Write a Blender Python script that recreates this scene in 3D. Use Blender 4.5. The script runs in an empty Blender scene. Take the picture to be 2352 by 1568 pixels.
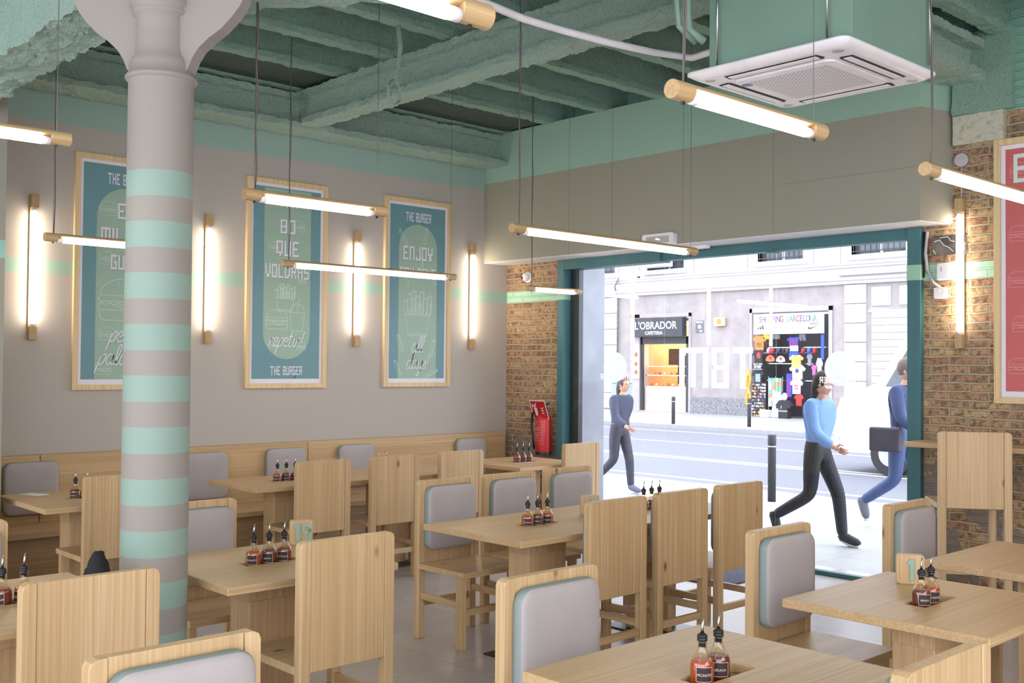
import bpy, bmesh, math, random
from mathutils import Vector, Matrix, noise
random.seed(7)
PI = math.pi
SC = bpy.context.scene
COL = SC.collection

# ------------------------------------------------------------------ camera
YAW, PITCH, ROLL, FPX, EYE = 0.821597811, 0.0221426018, 0.00850473447, 2421.51674, 1.65
_f = Vector((math.cos(YAW)*math.cos(PITCH), math.sin(YAW)*math.cos(PITCH), math.sin(PITCH)))
_r = Vector((math.sin(YAW), -math.cos(YAW), 0)); _u = _r.cross(_f)
_r2 = _r*math.cos(ROLL)+_u*math.sin(ROLL); _u2 = -_r*math.sin(ROLL)+_u*math.cos(ROLL)
cd = bpy.data.cameras.new('camera'); cam = bpy.data.objects.new('camera', cd); COL.objects.link(cam)
cd.sensor_width = 36.0; cd.lens = 36.0*FPX/2352.0; cd.clip_start = 0.05; cd.clip_end = 300
cam.matrix_world = Matrix(((_r2.x, _u2.x, -_f.x, 0), (_r2.y, _u2.y, -_f.y, 0), (_r2.z, _u2.z, -_f.z, EYE), (0, 0, 0, 1)))
SC.camera = cam
# ------------------------------------------------------------------ world and exposure
W = bpy.data.worlds.new('overcast_sky'); SC.world = W; W.use_nodes = True
bg = W.node_tree.nodes['Background']; bg.inputs[0].default_value = (0.86, 0.91, 1.0, 1); bg.inputs[1].default_value = 2.0
SC.view_settings.view_transform = 'Standard'; SC.view_settings.look = 'None'
SC.view_settings.exposure = 1.4; SC.view_settings.gamma = 1.0; SC.view_settings.use_curve_mapping = False
TUBE_POWER = 11.5

# ------------------------------------------------------------------ materials
def srgb(r, g, b):
    def c(v):
        v /= 255.0
        return v/12.92 if v <= .04045 else ((v+.055)/1.055)**2.4
    return (c(r), c(g), c(b), 1.0)
class NT:
    def __init__(s, name):
        s.m = bpy.data.materials.new(name); s.m.use_nodes = True; s.t = s.m.node_tree
        s.b = s.t.nodes['Principled BSDF']; s.out = s.t.nodes['Material Output']
    def n(s, typ, **k):
        d = s.t.nodes.new(typ)
        for a, v in k.items(): setattr(d, a, v)
        return d
    def l(s, a, b): s.t.links.new(a, b)
    def put(s, sock, v):
        if hasattr(v, 'is_output') or isinstance(v, bpy.types.NodeSocket): s.l(v, sock)
        else: sock.default_value = v
    def math(s, op, a, b=None, c=None):
        d = s.n('ShaderNodeMath', operation=op); s.put(d.inputs[0], a)
        if b is not None: s.put(d.inputs[1], b)
        if c is not None: s.put(d.inputs[2], c)
        return d.outputs[0]
    def mix(s, fac, a, b, blend='MIX'):
        d = s.n('ShaderNodeMix', data_type='RGBA', blend_type=blend)
        s.put(d.inputs[0], fac); s.put(d.inputs[6], a); s.put(d.inputs[7], b)
        return d.outputs[2]
    def ramp(s, fac, stops):
        d = s.n('ShaderNodeValToRGB'); s.put(d.inputs[0], fac)
        e = d.color_ramp.elements
        while len(e) < len(stops): e.new(.5)
        for i, (p, c) in enumerate(stops): e[i].position = p; e[i].color = c
        return d.outputs[0]
    def coord(s, kind='Object'): return s.n('ShaderNodeTexCoord').outputs[kind]
    def noise(s, vec, scale, detail=3, rough=.55):
        d = s.n('ShaderNodeTexNoise'); s.put(d.inputs['Vector'], vec)
        d.inputs['Scale'].default_value = scale; d.inputs['Detail'].default_value = detail; d.inputs['Roughness'].default_value = rough
        return d.outputs[0]
    def bump(s, h, strength, dist=.01):
        d = s.n('ShaderNodeBump'); d.inputs['Strength'].default_value = strength; d.inputs['Distance'].default_value = dist
        s.put(d.inputs['Height'], h); s.l(d.outputs[0], s.b.inputs['Normal'])
    def base(s, v): s.put(s.b.inputs['Base Color'], v)
    def set(s, rough=.5, metal=0, spec=.5):
        s.b.inputs['Roughness'].default_value = rough; s.b.inputs['Metallic'].default_value = metal
        s.b.inputs['Specular IOR Level'].default_value = spec
def flat(name, rgb, rough=.5, metal=0, spec=.5, var=.06, vs=6.0):
    t = NT(name); t.set(rough, metal, spec); c = srgb(*rgb)
    n = t.noise(t.coord(), vs, 4)
    d = tuple(x*(1-var*1.6) for x in c[:3])+(1,); h = tuple(min(1, x*(1+var*.8)) for x in c[:3])+(1,)
    t.base(t.ramp(n, [(.3, d), (.7, h)])); return t.m
def emit(name, rgb, strength):
    t = NT(name); t.b.inputs['Emission Color'].default_value = rgb+(1,); t.b.inputs['Emission Strength'].default_value = strength
    t.base((.8, .8, .8, 1)); return t.m
def wood(name, axis, tone=(192, 165, 124), board=.075, pink=.25):
    t = NT(name); t.set(.42, 0, .35)
    oi = t.n('ShaderNodeObjectInfo').outputs['Random']
    off = t.n('ShaderNodeCombineXYZ')
    for i in range(3): t.l(t.math('MULTIPLY', oi, 17.3+9.1*i), off.inputs[i])
    va = t.n('ShaderNodeVectorMath', operation='ADD'); t.l(t.coord(), va.inputs[0]); t.l(off.outputs[0], va.inputs[1])
    sp = t.n('ShaderNodeSeparateXYZ'); t.l(va.outputs[0], sp.inputs[0])
    al = sp.outputs[axis]; cr = [sp.outputs[i] for i in range(3) if i != axis]
    # boards glued side by side
    bid = t.math('FLOOR', t.math('DIVIDE', cr[0], board)); bid2 = t.math('FLOOR', t.math('DIVIDE', cr[1], board*1.6))
    wv = t.n('ShaderNodeCombineXYZ'); t.l(bid, wv.inputs[0]); t.l(bid2, wv.inputs[1])
    wn = t.n('ShaderNodeTexWhiteNoise'); t.l(wv.outputs[0], wn.inputs['Vector']); bv = wn.outputs['Value']
    g = t.n('ShaderNodeCombineXYZ')
    t.l(t.math('ADD', t.math('MULTIPLY', al, .55), t.math('MULTIPLY', bv, 9.0)), g.inputs[0])
    t.l(t.math('MULTIPLY', cr[0], 7.0), g.inputs[1]); t.l(t.math('MULTIPLY', cr[1], 7.0), g.inputs[2])
    warp = t.math('MULTIPLY', t.noise(g.outputs[0], 1.1, 2), .035)
    h = t.n('ShaderNodeCombineXYZ')
    t.l(t.math('ADD', t.math('MULTIPLY', al, .7), t.math('MULTIPLY', bv, 31.0)), h.inputs[0])
    t.l(t.math('MULTIPLY', t.math('ADD', cr[0], warp), 95.0), h.inputs[1]); t.l(t.math('MULTIPLY', t.math('ADD', cr[1], warp), 95.0), h.inputs[2])
    band = t.ramp(t.noise(h.outputs[0], 1.0, 3, .6), [(.36, (0, 0, 0, 1)), (.66, (1, 1, 1, 1))])
    fine = t.noise(g.outputs[0], 14.0, 4, .7)
    big = t.noise(g.outputs[0], .9, 2)
    c0 = srgb(*tone); c1 = srgb(tone[0]-30, tone[1]-40, tone[2]-42); c2 = srgb(min(255, tone[0]+14), tone[1]+14, tone[2]+16)
    cp = srgb(tone[0]+2, tone[1]-16, tone[2]-12)
    a = t.mix(t.math('MULTIPLY', bv, .95), c0, c2)
    a = t.mix(t.math('MULTIPLY', big, pink*1.6), a, cp)
    a = t.mix(t.math('MULTIPLY', band, .55), a, c1)
    a = t.mix(t.math('MULTIPLY', fine, .22), a, c1)
    # knots
    kv = t.n('ShaderNodeCombineXYZ'); t.l(t.math('MULTIPLY', al, 2.1), kv.inputs[0]); t.l(t.math('MULTIPLY', cr[0], 4.4), kv.inputs[1]); t.l(t.math('MULTIPLY', cr[1], 4.4), kv.inputs[2])
    vo = t.n('ShaderNodeTexVoronoi'); t.l(kv.outputs[0], vo.inputs['Vector']); vo.inputs['Scale'].default_value = 1.0
    k = t.ramp(vo.outputs['Distance'], [(.03, (1, 1, 1, 1)), (.062, (.35, .35, .35, 1)), (.085, (0, 0, 0, 1))])
    a = t.mix(k, a, srgb(112, 72, 40))
    t.base(a); t.bump(fine, .08, .002)
    return t.m
def painted(name, rgb, bands, rough=.75, soft=0):
    """matt paint with horizontal mint bands between given heights"""
    t = NT(name); t.set(rough, 0, .3)
    z = t.n('ShaderNodeSeparateXYZ'); t.l(t.coord('Object'), z.inputs[0]); z = z.outputs[2]
    n = t.noise(t.coord(), 2.5, 4)
    c = srgb(*rgb); a = t.mix(t.math('MULTIPLY', n, .16), c, tuple(x*.72 for x in c[:3])+(1,))
    for (z0, z1, col) in bands:
        m = t.math('MULTIPLY', t.math('GREATER_THAN', z, z0), t.math('LESS_THAN', z, z1))
        a = t.mix(m, a, srgb(*col))
    t.base(a); t.bump(t.noise(t.coord(), 60, 3), .05, .004); return t.m
def foam(name, rgb, rgb2, scale=55, bump=1.0):
    t = NT(name); t.set(.9, 0, .2)
    n = t.noise(t.coord(), scale, 6, .7); m = t.noise(t.coord(), 2.2, 3)
    a = t.mix(m, srgb(*rgb), srgb(*rgb2))
    a = t.mix(t.ramp(n, [(.30, (.7, .7, .7, 1)), (.48, (0, 0, 0, 1))]), a, srgb(*[int(x*.62) for x in rgb]))
    t.base(a); t.bump(n, bump, .045); return t.m
def brick_mat(name, seed=0.0):
    t = NT(name); t.set(.9, 0, .2)
    co = t.coord(); sp = t.n('ShaderNodeSeparateXYZ'); t.l(co, sp.inputs[0]); y, z = sp.outputs[1], sp.outputs[2]
    nz = t.n('ShaderNodeTexNoise'); t.l(co, nz.inputs['Vector']); nz.inputs['Scale'].default_value = 7; nz.inputs['Detail'].default_value = 3
    wsep = t.n('ShaderNodeSeparateColor'); t.l(nz.outputs['Color'], wsep.inputs[0])
    v = t.n('ShaderNodeCombineXYZ')
    t.l(t.math('ADD', t.math('ADD', y, seed), t.math('MULTIPLY', wsep.outputs[0], .05)), v.inputs[0])
    t.l(t.math('ADD', z, t.math('MULTIPLY', wsep.outputs[1], .028)), v.inputs[1])
    b = t.n('ShaderNodeTexBrick'); t.l(v.outputs[0], b.inputs['Vector'])
    b.inputs['Scale'].default_value = 1; b.inputs['Brick Width'].default_value = .285; b.inputs['Row Height'].default_value = .0625
    b.inputs['Mortar Size'].default_value = .009; b.inputs['Mortar Smooth'].default_value = .35
    b.inputs['Color1'].default_value = (0, 0, 0, 1); b.inputs['Color2'].default_value = (1, 1, 1, 1); b.inputs['Mortar'].default_value = (.5, .5, .5, 1)
    bc = t.ramp(b.outputs['Color'], [(.0, srgb(140, 90, 70)), (.25, srgb(164, 114, 90)), (.5, srgb(176, 144, 100)), (.75, srgb(146, 96, 76)), (1.0, srgb(106, 86, 74))])
    n2 = t.noise(co, 3.0, 4); n3 = t.noise(co, 26, 5, .7)
    bc = t.mix(t.math('MULTIPLY', n2, .6), bc, srgb(190, 172, 138))
    bc = t.mix(t.ramp(n3, [(.38, (.9, .9, .9, 1)), (.56, (0, 0, 0, 1))]), bc, srgb(98, 76, 60))
    mor = t.mix(n3, srgb(180, 166, 140), srgb(140, 126, 108))
    a = t.mix(b.outputs['Fac'], bc, mor)
    low = t.math('LESS_THAN', z, .95)     # grey-brown patches over the brick low on the wall
    a = t.mix(t.math('MULTIPLY', low, t.math('GREATER_THAN', n2, .46)), a, srgb(128, 116, 106))
    mint = srgb(168, 204, 180)
    for z0, z1 in ((2.30, 2.415), (3.46, 9)):
        m = t.math('MULTIPLY', t.math('GREATER_THAN', z, z0), t.math('LESS_THAN', z, z1))
        a = t.mix(m, a, mint if z0 < 3 else srgb(124, 164, 146))
    t.base(a)
    h = t.math('SUBTRACT', t.math('MULTIPLY', n3, .5), b.outputs['Fac'])
    t.bump(h, .9, .012); return t.m
def tiles(name, rgb, size, rough, spec=.5, grout=(120, 115, 110), v=.1, gw=.003):
    t = NT(name); t.set(rough, 0, spec)
    b = t.n('ShaderNodeTexBrick'); t.l(t.coord(), b.inputs['Vector']); b.offset = 0.0
    b.inputs['Scale'].default_value = 1; b.inputs['Brick Width'].default_value = size; b.inputs['Row Height'].default_value = size
    b.inputs['Mortar Size'].default_value = gw
    c = srgb(*rgb)
    b.inputs['Color1'].default_value = tuple(x*(1-v*.6) for x in c[:3])+(1,); b.inputs['Color2'].default_value = tuple(min(1, x*(1+v*.4)) for x in c[:3])+(1,)
    b.inputs['Mortar'].default_value = srgb(*grout)
    n = t.noise(t.coord(), 1.7, 6, .65)
    a = t.mix(t.ramp(n, [(.3, (.5, .5, .5, 1)), (.65, (0, 0, 0, 1))]), b.outputs['Color'], tuple(x*.72 for x in c[:3])+(1,))
    t.base(a); return t.m
def pane_mat(name, tint=(1, 1, 1), refl=1.0):
    t = NT(name); t.t.nodes.remove(t.b)
    tr = t.n('ShaderNodeBsdfTransparent'); tr.inputs[0].default_value = tint+(1,)
    gl = t.n('ShaderNodeBsdfGlossy'); gl.inputs['Roughness'].default_value = 0.0; gl.inputs[0].default_value = (1, 1, 1, 1)
    fr = t.n('ShaderNodeFresnel'); fr.inputs[0].default_value = 1.5
    mx = t.n('ShaderNodeMixShader'); t.put(mx.inputs[0], t.math('MINIMUM', 1.0, t.math('MULTIPLY', t.math('MULTIPLY', fr.outputs[0], refl), t.math('SUBTRACT', 1.0, t.n('ShaderNodeNewGeometry').outputs['Backfacing'])))); t.l(tr.outputs[0], mx.inputs[1]); t.l(gl.outputs[0], mx.inputs[2])
    t.l(mx.outputs[0], t.out.inputs[0]); return t.m
def decal_mat(name, rgb, alpha):
    t = NT(name); t.t.nodes.remove(t.b)
    tr = t.n('ShaderNodeBsdfTransparent'); tl = t.n('ShaderNodeBsdfTranslucent'); df = t.n('ShaderNodeBsdfDiffuse')
    tl.inputs[0].default_value = srgb(*rgb); df.inputs[0].default_value = srgb(*rgb)
    a = t.n('ShaderNodeMixShader'); a.inputs[0].default_value = .25; t.l(tl.outputs[0], a.inputs[1]); t.l(df.outputs[0], a.inputs[2])
    b = t.n('ShaderNodeMixShader'); b.inputs[0].default_value = alpha; t.l(tr.outputs[0], b.inputs[1]); t.l(a.outputs[0], b.inputs[2])
    t.l(b.outputs[0], t.out.inputs[0]); return t.m

MINT = (152, 176, 162)
M = {}
M['wood_x'] = wood('pine_grain_x', 0); M['wood_y'] = wood('pine_grain_y', 1); M['wood_z'] = wood('pine_grain_z', 2)
M['dowel_x'] = wood('dowel_x', 0, (186, 158, 116), .2, .15); M['dowel_z'] = wood('dowel_z', 2, (186, 158, 116), .2, .15)
M['frame_z'] = wood('pale_pine', 2, (214, 190, 146), .2, .1)
M['wall'] = painted('greige_wall_paint', (176, 168, 160), [(2.303, 2.416, MINT), (3.46, 9, (150, 174, 164))])
M['pier'] = painted('greige_pier_paint', (146, 141, 130), [(2.303, 2.416, (140, 182, 170))])
M['box'] = painted('bulkhead_paint', (152, 148, 134), [(3.52, 9, (148, 178, 160))])
M['box_under'] = flat('white_board', (214, 212, 216), .7)
cb = []
for i in range(14):
    zt = 2.419-.206*i
    if zt > 0: cb.append((max(0, zt-.105), zt, (134, 154, 143)))
M['column'] = painted('column_paint', (144, 135, 128), cb, .6)
M['foam_joist'] = foam('mint_sprayed_foam', (200, 238, 218), (184, 222, 202), 80)
M['foam_slab'] = foam('blue_green_sprayed_foam', (196, 216, 220), (176, 202, 204), 40)
M['gap_shade'] = flat('painted_gap_shade', (70, 84, 78), .9)  # shade of the ceiling gap put into a flat dark colour
M['foam_light'] = foam('pale_mint_foam', (220, 248, 232), (204, 236, 218), 85)
M['brick'] = brick_mat('old_brick', 0); M['brick2'] = brick_mat('old_brick_b', 3.37)
M['render_patch'] = foam('cream_render', (206, 200, 180), (190, 184, 166), 22, .5)
M['floor'] = tiles('grey_porcelain_tiles', (182, 172, 170), .75, .28, .5)
M['teal'] = flat('teal_paint', (56, 104, 110), .45)
M['teal_mint'] = flat('mint_paint', (150, 190, 165), .5)
M['pad'] = flat('grey_leatherette', (164, 155, 154), .5, 0, .4, .05, 3)
M['pad_side'] = flat('sage_leatherette', (130, 141, 138), .5, 0, .4, .05, 3)
M['tube'] = emit('lit_tube', (1.0, .87, .70), TUBE_POWER)
M['tube_cap'] = flat('white_plastic_cap', (226, 218, 216), .4)
M['cord'] = flat('brown_fabric_cord', (96, 82, 80), .8)
M['wire'] = flat('steel_wire', (120, 118, 112), .4, .6)
M['steel'] = flat('steel', (186, 186, 184), .25, 1)
M['dark_steel'] = flat('dark_steel', (70, 70, 72), .35, .9)
M['white_plastic'] = flat('white_plastic', (232, 226, 230), .4)
M['grey_plastic'] = flat('grey_plastic', (178, 172, 172), .5)
M['black'] = flat('black_plastic', (26, 26, 28), .4)
M['slot'] = flat('slot_black', (22, 22, 24), .7)
M['duct'] = flat('mint_sheet_metal', (126, 152, 137), .5, 0, .4, .04, 2)
M['glass'] = pane_mat('window_glass', (.97, .99, 1.0), 1.0)
M['bottle_glass'] = pane_mat('bottle_glass', (.93, .88, .76), 1.6)
M['sauce1'] = flat('orange_sauce', (172, 64, 20), .35); M['sauce2'] = flat('dark_sauce', (104, 34, 24), .35); M['sauce3'] = flat('ketchup_sauce', (120, 32, 26), .35)
M['label'] = flat('label_brown', (58, 32, 30), .6); M['label_line'] = flat('label_line', (206, 196, 190), .6)
M['red'] = flat('fire_red', (186, 28, 34), .3); M['white'] = flat('print_white', (226, 222, 226), .6)
M['print_teal'] = flat('print_teal', (104, 142, 150), .45, 0, .4, .02); M['print_mint'] = flat('print_mint', (150, 174, 156), .45, 0, .4, .02)
M['print_margin'] = flat('print_margin', (216, 212, 222), .5, 0, .4, .02); M['print_red'] = flat('print_coral', (190, 92, 92), .45, 0, .4, .02)
M['print_line'] = flat('print_line', (200, 212, 204), .5, 0, .4, .02); M['print_line_red'] = flat('print_line_red', (212, 140, 138), .5, 0, .4, .02)
M['print_shadow'] = flat('print_letter_shadow', (120, 146, 134), .5, 0, .4, .02); M['print_gold'] = flat('print_gold', (128, 158, 110), .5)
M['num_mint'] = flat('number_mint', (138, 168, 152), .5); M['paper'] = flat('paper', (226, 226, 226), .7)
M['bag'] = flat('black_cloth', (16, 16, 18), .8); M['mat'] = flat('grey_mat', (92, 94, 108), .95, 0, .2, .3, 60)
M['green_led'] = emit('green_led', (.1, 1.0, .45), 4.0); M['red_led'] = emit('red_led', (1, .1, .05), 3)
M['foil'] = flat('silver_wrap', (150, 140, 130), .2, .7, .5, .4, 12)

# ------------------------------------------------------------------ mesh helpers
class MB:
    def __init__(s): s.bm = bmesh.new()
    def box(s, x0, x1, y0, y1, z0, z1, bev=0, seg=2):
        vs = [s.bm.verts.new(p) for p in ((x0, y0, z0), (x1, y0, z0), (x1, y1, z0), (x0, y1, z0), (x0, y0, z1), (x1, y0, z1), (x1, y1, z1), (x0, y1, z1))]
        fs = [s.bm.faces.new([vs[i] for i in f]) for f in ((0, 3, 2, 1), (4, 5, 6, 7), (0, 1, 5, 4), (1, 2, 6, 5), (2, 3, 7, 6), (3, 0, 4, 7))]
        if bev:
            es = {e for f in fs for e in f.edges}
            bmesh.ops.bevel(s.bm, geom=list(es), offset=bev, segments=seg, profile=.5, affect='EDGES')
        return s
    def prism(s, pts, n0, n1, frame, smooth=False):
        """2D outline (ccw seen from +n) swept from n0 to n1; frame(u,v,n)->xyz"""
        a = [s.bm.verts.new(frame(u, v, n0)) for u, v in pts]; b = [s.bm.verts.new(frame(u, v, n1)) for u, v in pts]
        k = len(pts)
        s.bm.faces.new(a[::-1]); s.bm.faces.new(b)
        for i in range(k): s.bm.faces.new((a[i], a[(i+1) % k], b[(i+1) % k], b[i]))
        return s
    def poly(s, pts, n, frame):
        s.bm.faces.new([s.bm.verts.new(frame(u, v, n)) for u, v in pts]); return s
    def ribbon(s, pts, w, n, frame, closed=False):
        P = []; s.k = getattr(s, 'k', 0)+1; n = n+.00001*(s.k % 24)
        for p in pts:
            v = Vector((p[0], p[1]))
            if not P or (v-P[-1]).length > 1e-5: P.append(v)
        k = len(P)
        if k < 2: return s
        L = []
        for i in range(k):
            a = P[i-1] if (i or closed) else P[0]; b = P[(i+1) % k] if (i < k-1 or closed) else P[-1]
            d1 = (P[i]-a); d2 = (b-P[i])
            d1 = d1.normalized() if d1.length > 1e-6 else d2.normalized(); d2 = d2.normalized() if d2.length > 1e-6 else d1
            m = d1+d2; m = m.normalized() if m.length > .3 else d1
            q = Vector((-m.y, m.x)); c = max(.55, abs(q.dot(Vector((-d1.y, d1.x))))); q *= w/2/c
            L.append((s.bm.verts.new(frame(P[i].x-q.x, P[i].y-q.y, n)), s.bm.verts.new(frame(P[i].x+q.x, P[i].y+q.y, n))))
        for i in range(k if closed else k-1):
            A, B = L[i], L[(i+1) % k]; s.bm.faces.new((A[0], B[0], B[1], A[1]))
        return s
    def lathe(s, prof, c=(0, 0, 0), seg=24, axis='Z', caps=True):
        rings = []
        for r, h in prof:
            ring = []
            for i in range(seg):
                a = 2*PI*i/seg; x, y = r*math.cos(a), r*math.sin(a)
                p = {'Z': (x, y, h), 'X': (h, x, y), 'Y': (y, h, x)}[axis]
                ring.append(s.bm.verts.new((c[0]+p[0], c[1]+p[1], c[2]+p[2])))
            rings.append(ring)
        for a, b in zip(rings, rings[1:]):
            for i in range(seg):
                f = s.bm.faces.new((a[i], a[(i+1) % seg], b[(i+1) % seg], b[i])); f.smooth = True
        if caps:
            s.bm.faces.new(rings[0][::-1]); s.bm.faces.new(rings[-1])
        return s
    def tube(s, pts, r, seg=8):
        P = [Vector(p) for p in pts]; rings = []
        up = Vector((0, 0, 1))
        for i, p in enumerate(P):
            d = (P[min(i+1, len(P)-1)]-P[max(i-1, 0)]).normalized()
            a = d.cross(up if abs(d.dot(up)) < .9 else Vector((1, 0, 0))).normalized(); b = d.cross(a)
            rr = r[i] if isinstance(r, (list, tuple)) else r
            rings.append([s.bm.verts.new(p+a*math.cos(2*PI*k/seg)*rr+b*math.sin(2*PI*k/seg)*rr) for k in range(seg)])
        for A, B in zip(rings, rings[1:]):
            for k in range(seg):
                f = s.bm.faces.new((A[k], A[(k+1) % seg], B[(k+1) % seg], B[k])); f.smooth = True
        s.bm.faces.new(rings[0][::-1]); s.bm.faces.new(rings[-1]); return s
    def ell(s, c, r, seg=16, rings=10, cut=None):
        prof = []
        for i in range(1, rings):
            a = -PI/2+PI*i/rings
            prof.append((math.cos(a), math.sin(a)))
        R = []
        for rr, h in prof:
            R.append([s.bm.verts.new((c[0]+r[0]*rr*math.cos(2*PI*k/seg), c[1]+r[1]*rr*math.sin(2*PI*k/seg), c[2]+r[2]*h)) for k in range(seg)])
        lo = s.bm.verts.new((c[0], c[1], c[2]-r[2])); hi = s.bm.verts.new((c[0], c[1], c[2]+r[2]))
        for A, B in zip(R, R[1:]):
            for k in range(seg):
                f = s.bm.faces.new((A[k], A[(k+1) % seg], B[(k+1) % seg], B[k])); f.smooth = True
        for k in range(seg):
            s.bm.faces.new((lo, R[0][(k+1) % seg], R[0][k])).smooth = True; s.bm.faces.new((hi, R[-1][k], R[-1][(k+1) % seg])).smooth = True
        return s
    def rough(s, amp, freq, step):
        """split long faces and push vertices about so that sprayed foam gets a lumpy edge"""
        for _ in range(9):
            es = [e for e in s.bm.edges if e.calc_length() > step]
            if not es: break
            bmesh.ops.subdivide_edges(s.bm, edges=es, cuts=1, use_grid_fill=True)
            if len(s.bm.verts) > 40000: break
        for v in s.bm.verts:
            n = noise.noise_vector(v.co*freq)+noise.noise_vector(v.co*freq*2.7)*.6+noise.noise_vector(v.co*freq*6.1)*.6
            v.co += n*amp
        return s
    def build(s, name, mat, parent=None, **tags):
        me = bpy.data.meshes.new(name)
        bmesh.ops.recalc_face_normals(s.bm, faces=s.bm.faces[:]) if not tags.pop('raw', False) else None
        s.bm.to_mesh(me); s.bm.free(); me.materials.append(M[mat] if isinstance(mat, str) else mat)
        o = bpy.data.objects.new(name, me); COL.objects.link(o)
        if parent: o.parent = parent
        for k, v in tags.items(): o[k] = v
        return o
def thing(name, label, cat, loc=(0, 0, 0), rz=0, group=None):
    o = bpy.data.objects.new(name, None); o.empty_display_size = .1; COL.objects.link(o)
    o.location = loc; o.rotation_euler = (0, 0, rz); o['label'] = label; o['category'] = cat
    if group: o['group'] = group
    return o
def struct(mb, name, mat): o = mb.build(name, mat); o['kind'] = 'structure'; return o
def kids(o): return [c for c in COL.objects if c.parent == o]
def dup(root, tree, loc, rz, label, group=None):
    r = root.copy(); COL.objects.link(r); r.location = loc; r.rotation_euler = (0, 0, rz); r['label'] = label
    if group: r['group'] = group
    for c, subs in tree:
        n = c.copy(); COL.objects.link(n); n.parent = r
        for g in subs:
            k = g.copy(); COL.objects.link(k); k.parent = n
    return r
def tree_of(o): return [(c, kids(c)) for c in kids(o)]
def bevel(o, w=.003, seg=2):
    m = o.modifiers.new('edge', 'BEVEL'); m.width = w; m.segments = seg; m.limit_method = 'ANGLE'; m.angle_limit = math.radians(50); return o
def F_posters(x0, y, z0): return lambda u, v, n: (x0+u, y-n, z0+v)          # faces -Y
def F_front(x, y0, z0): return lambda u, v, n: (x-n, y0-u, z0+v)           # faces -X, u runs to -Y
def F_out(x, y0, z0): return lambda u, v, n: (x+n, y0+u, z0+v)             # faces +X
def F_up(x, y, z): return lambda u, v, n: (x+u, y+v, z+n)
def rrect(w, h, r, n=5, x0=None, y0=None):
    x0 = -w/2 if x0 is None else x0; y0 = -h/2 if y0 is None else y0; pts = []
    for cx, cy, a0 in ((x0+w-r, y0+r, -90), (x0+w-r, y0+h-r, 0), (x0+r, y0+h-r, 90), (x0+r, y0+r, 180)):
        for i in range(n+1):
            a = math.radians(a0+90*i/n); pts.append((cx+r*math.cos(a), cy+r*math.sin(a)))
    return pts
def circ(cx, cy, r, n=32, ry=None): return [(cx+r*math.cos(2*PI*i/n), cy+(ry or r)*math.sin(2*PI*i/n)) for i in range(n)]
# lettering: blocky poster font, drawn on a 5x7 grid
GL = {'T': '11111/00100/00100/00100/00100/00100/00100', 'H': '1001/1001/1001/1111/1001/1001/1001', 'E': '1111/1000/1000/1110/1000/1000/1111',
      'B': '1111/1001/1001/1111/1001/1001/1111', 'U': '1001/1001/1001/1001/1001/1001/1111', 'R': '1111/1001/1001/1111/1010/1001/1001',
      'G': '1111/1000/1000/1011/1001/1001/1111', 'N': '1111/1001/1001/1001/1001/1001/1001', 'J': '0001/0001/0001/0001/0001/1001/1111',
      'O': '1111/1001/1001/1001/1001/1001/1111', 'Y': '1001/1001/1001/1111/0110/0110/0110', 'F': '1111/1000/1000/1110/1000/1000/1000',
      'D': '1110/1011/1001/1001/1001/1011/1110', 'A': '1111/1001/1001/1111/1001/1001/1001', 'S': '1111/1000/1000/1111/0001/0001/1111',
      'Q': '1111/1001/1001/1001/1001/1111/0010', 'V': '1001/1001/1001/1001/1001/0110/0110', 'L': '1000/1000/1000/1000/1000/1000/1111',
      'M': '11111/10101/10101/10101/10101/10101/10101', 'I': '1/1/1/1/1/1/1', ' ': '00/00/00/00/00/00/00', '2': '', '1': '0110/1110/0110/0110/0110/0110/0110'}
def block_text(mb, s, cx, y0, h, n, frame, w=None, mirror=False):
    """letters centred on cx, standing on y0, h tall"""
    rows = [GL[c].split('/') for c in s]; cells = sum(len(r[0]) for r in rows)+len(s)-1
    ch = h/7; cw = ch*.92 if w is None else w/cells
    x = cx-cells*cw/2
    for r in rows:
        for j, line in enumerate(r):
            i = 0
            while i < len(line):
                if line[i] == '1':
                    k = i
                    while k < len(line) and line[k] == '1': k += 1
                    a, b = x+i*cw, x+k*cw
                    if mirror: a, b = 2*cx-b, 2*cx-a
                    mb.poly([(a, y0+h-(j+1)*ch), (b, y0+h-(j+1)*ch), (b, y0+h-j*ch), (a, y0+h-j*ch)], n, frame); i = k
                else: i += 1
        x += (len(r[0])+1)*cw
_font_cache = {}
def font_tris(s, bold=0.0):
    if (s, bold) in _font_cache: return _font_cache[(s, bold)]
    cu = bpy.data.curves.new('lettering', 'FONT'); cu.body = s; cu.size = 1; cu.align_x = 'CENTER'; cu.offset = bold; cu.resolution_u = 3
    o = bpy.data.objects.new('lettering', cu); COL.objects.link(o)
    dg = bpy.context.evaluated_depsgraph_get(); dg.update()
    me = bpy.data.meshes.new_from_object(o.evaluated_get(dg))
    res = ([tuple(v.co[:2]) for v in me.vertices], [tuple(p.vertices) for p in me.polygons])
    bpy.data.objects.remove(o); bpy.data.curves.remove(cu); bpy.data.meshes.remove(me)
    _font_cache[(s, bold)] = res; return res
def font_text(mb, s, cx, y0, size, n, frame, bold=.0, sx=1.0, mirror=False, shear=0):
    vs, fs = font_tris(s, bold); m = -1 if mirror else 1
    B = [mb.bm.verts.new(frame(cx+m*(x+shear*y)*size*sx, y0+y*size, n)) for x, y in vs]
    for f in fs:
        try: mb.bm.faces.new([B[i] for i in f])
        except ValueError: pass
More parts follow.
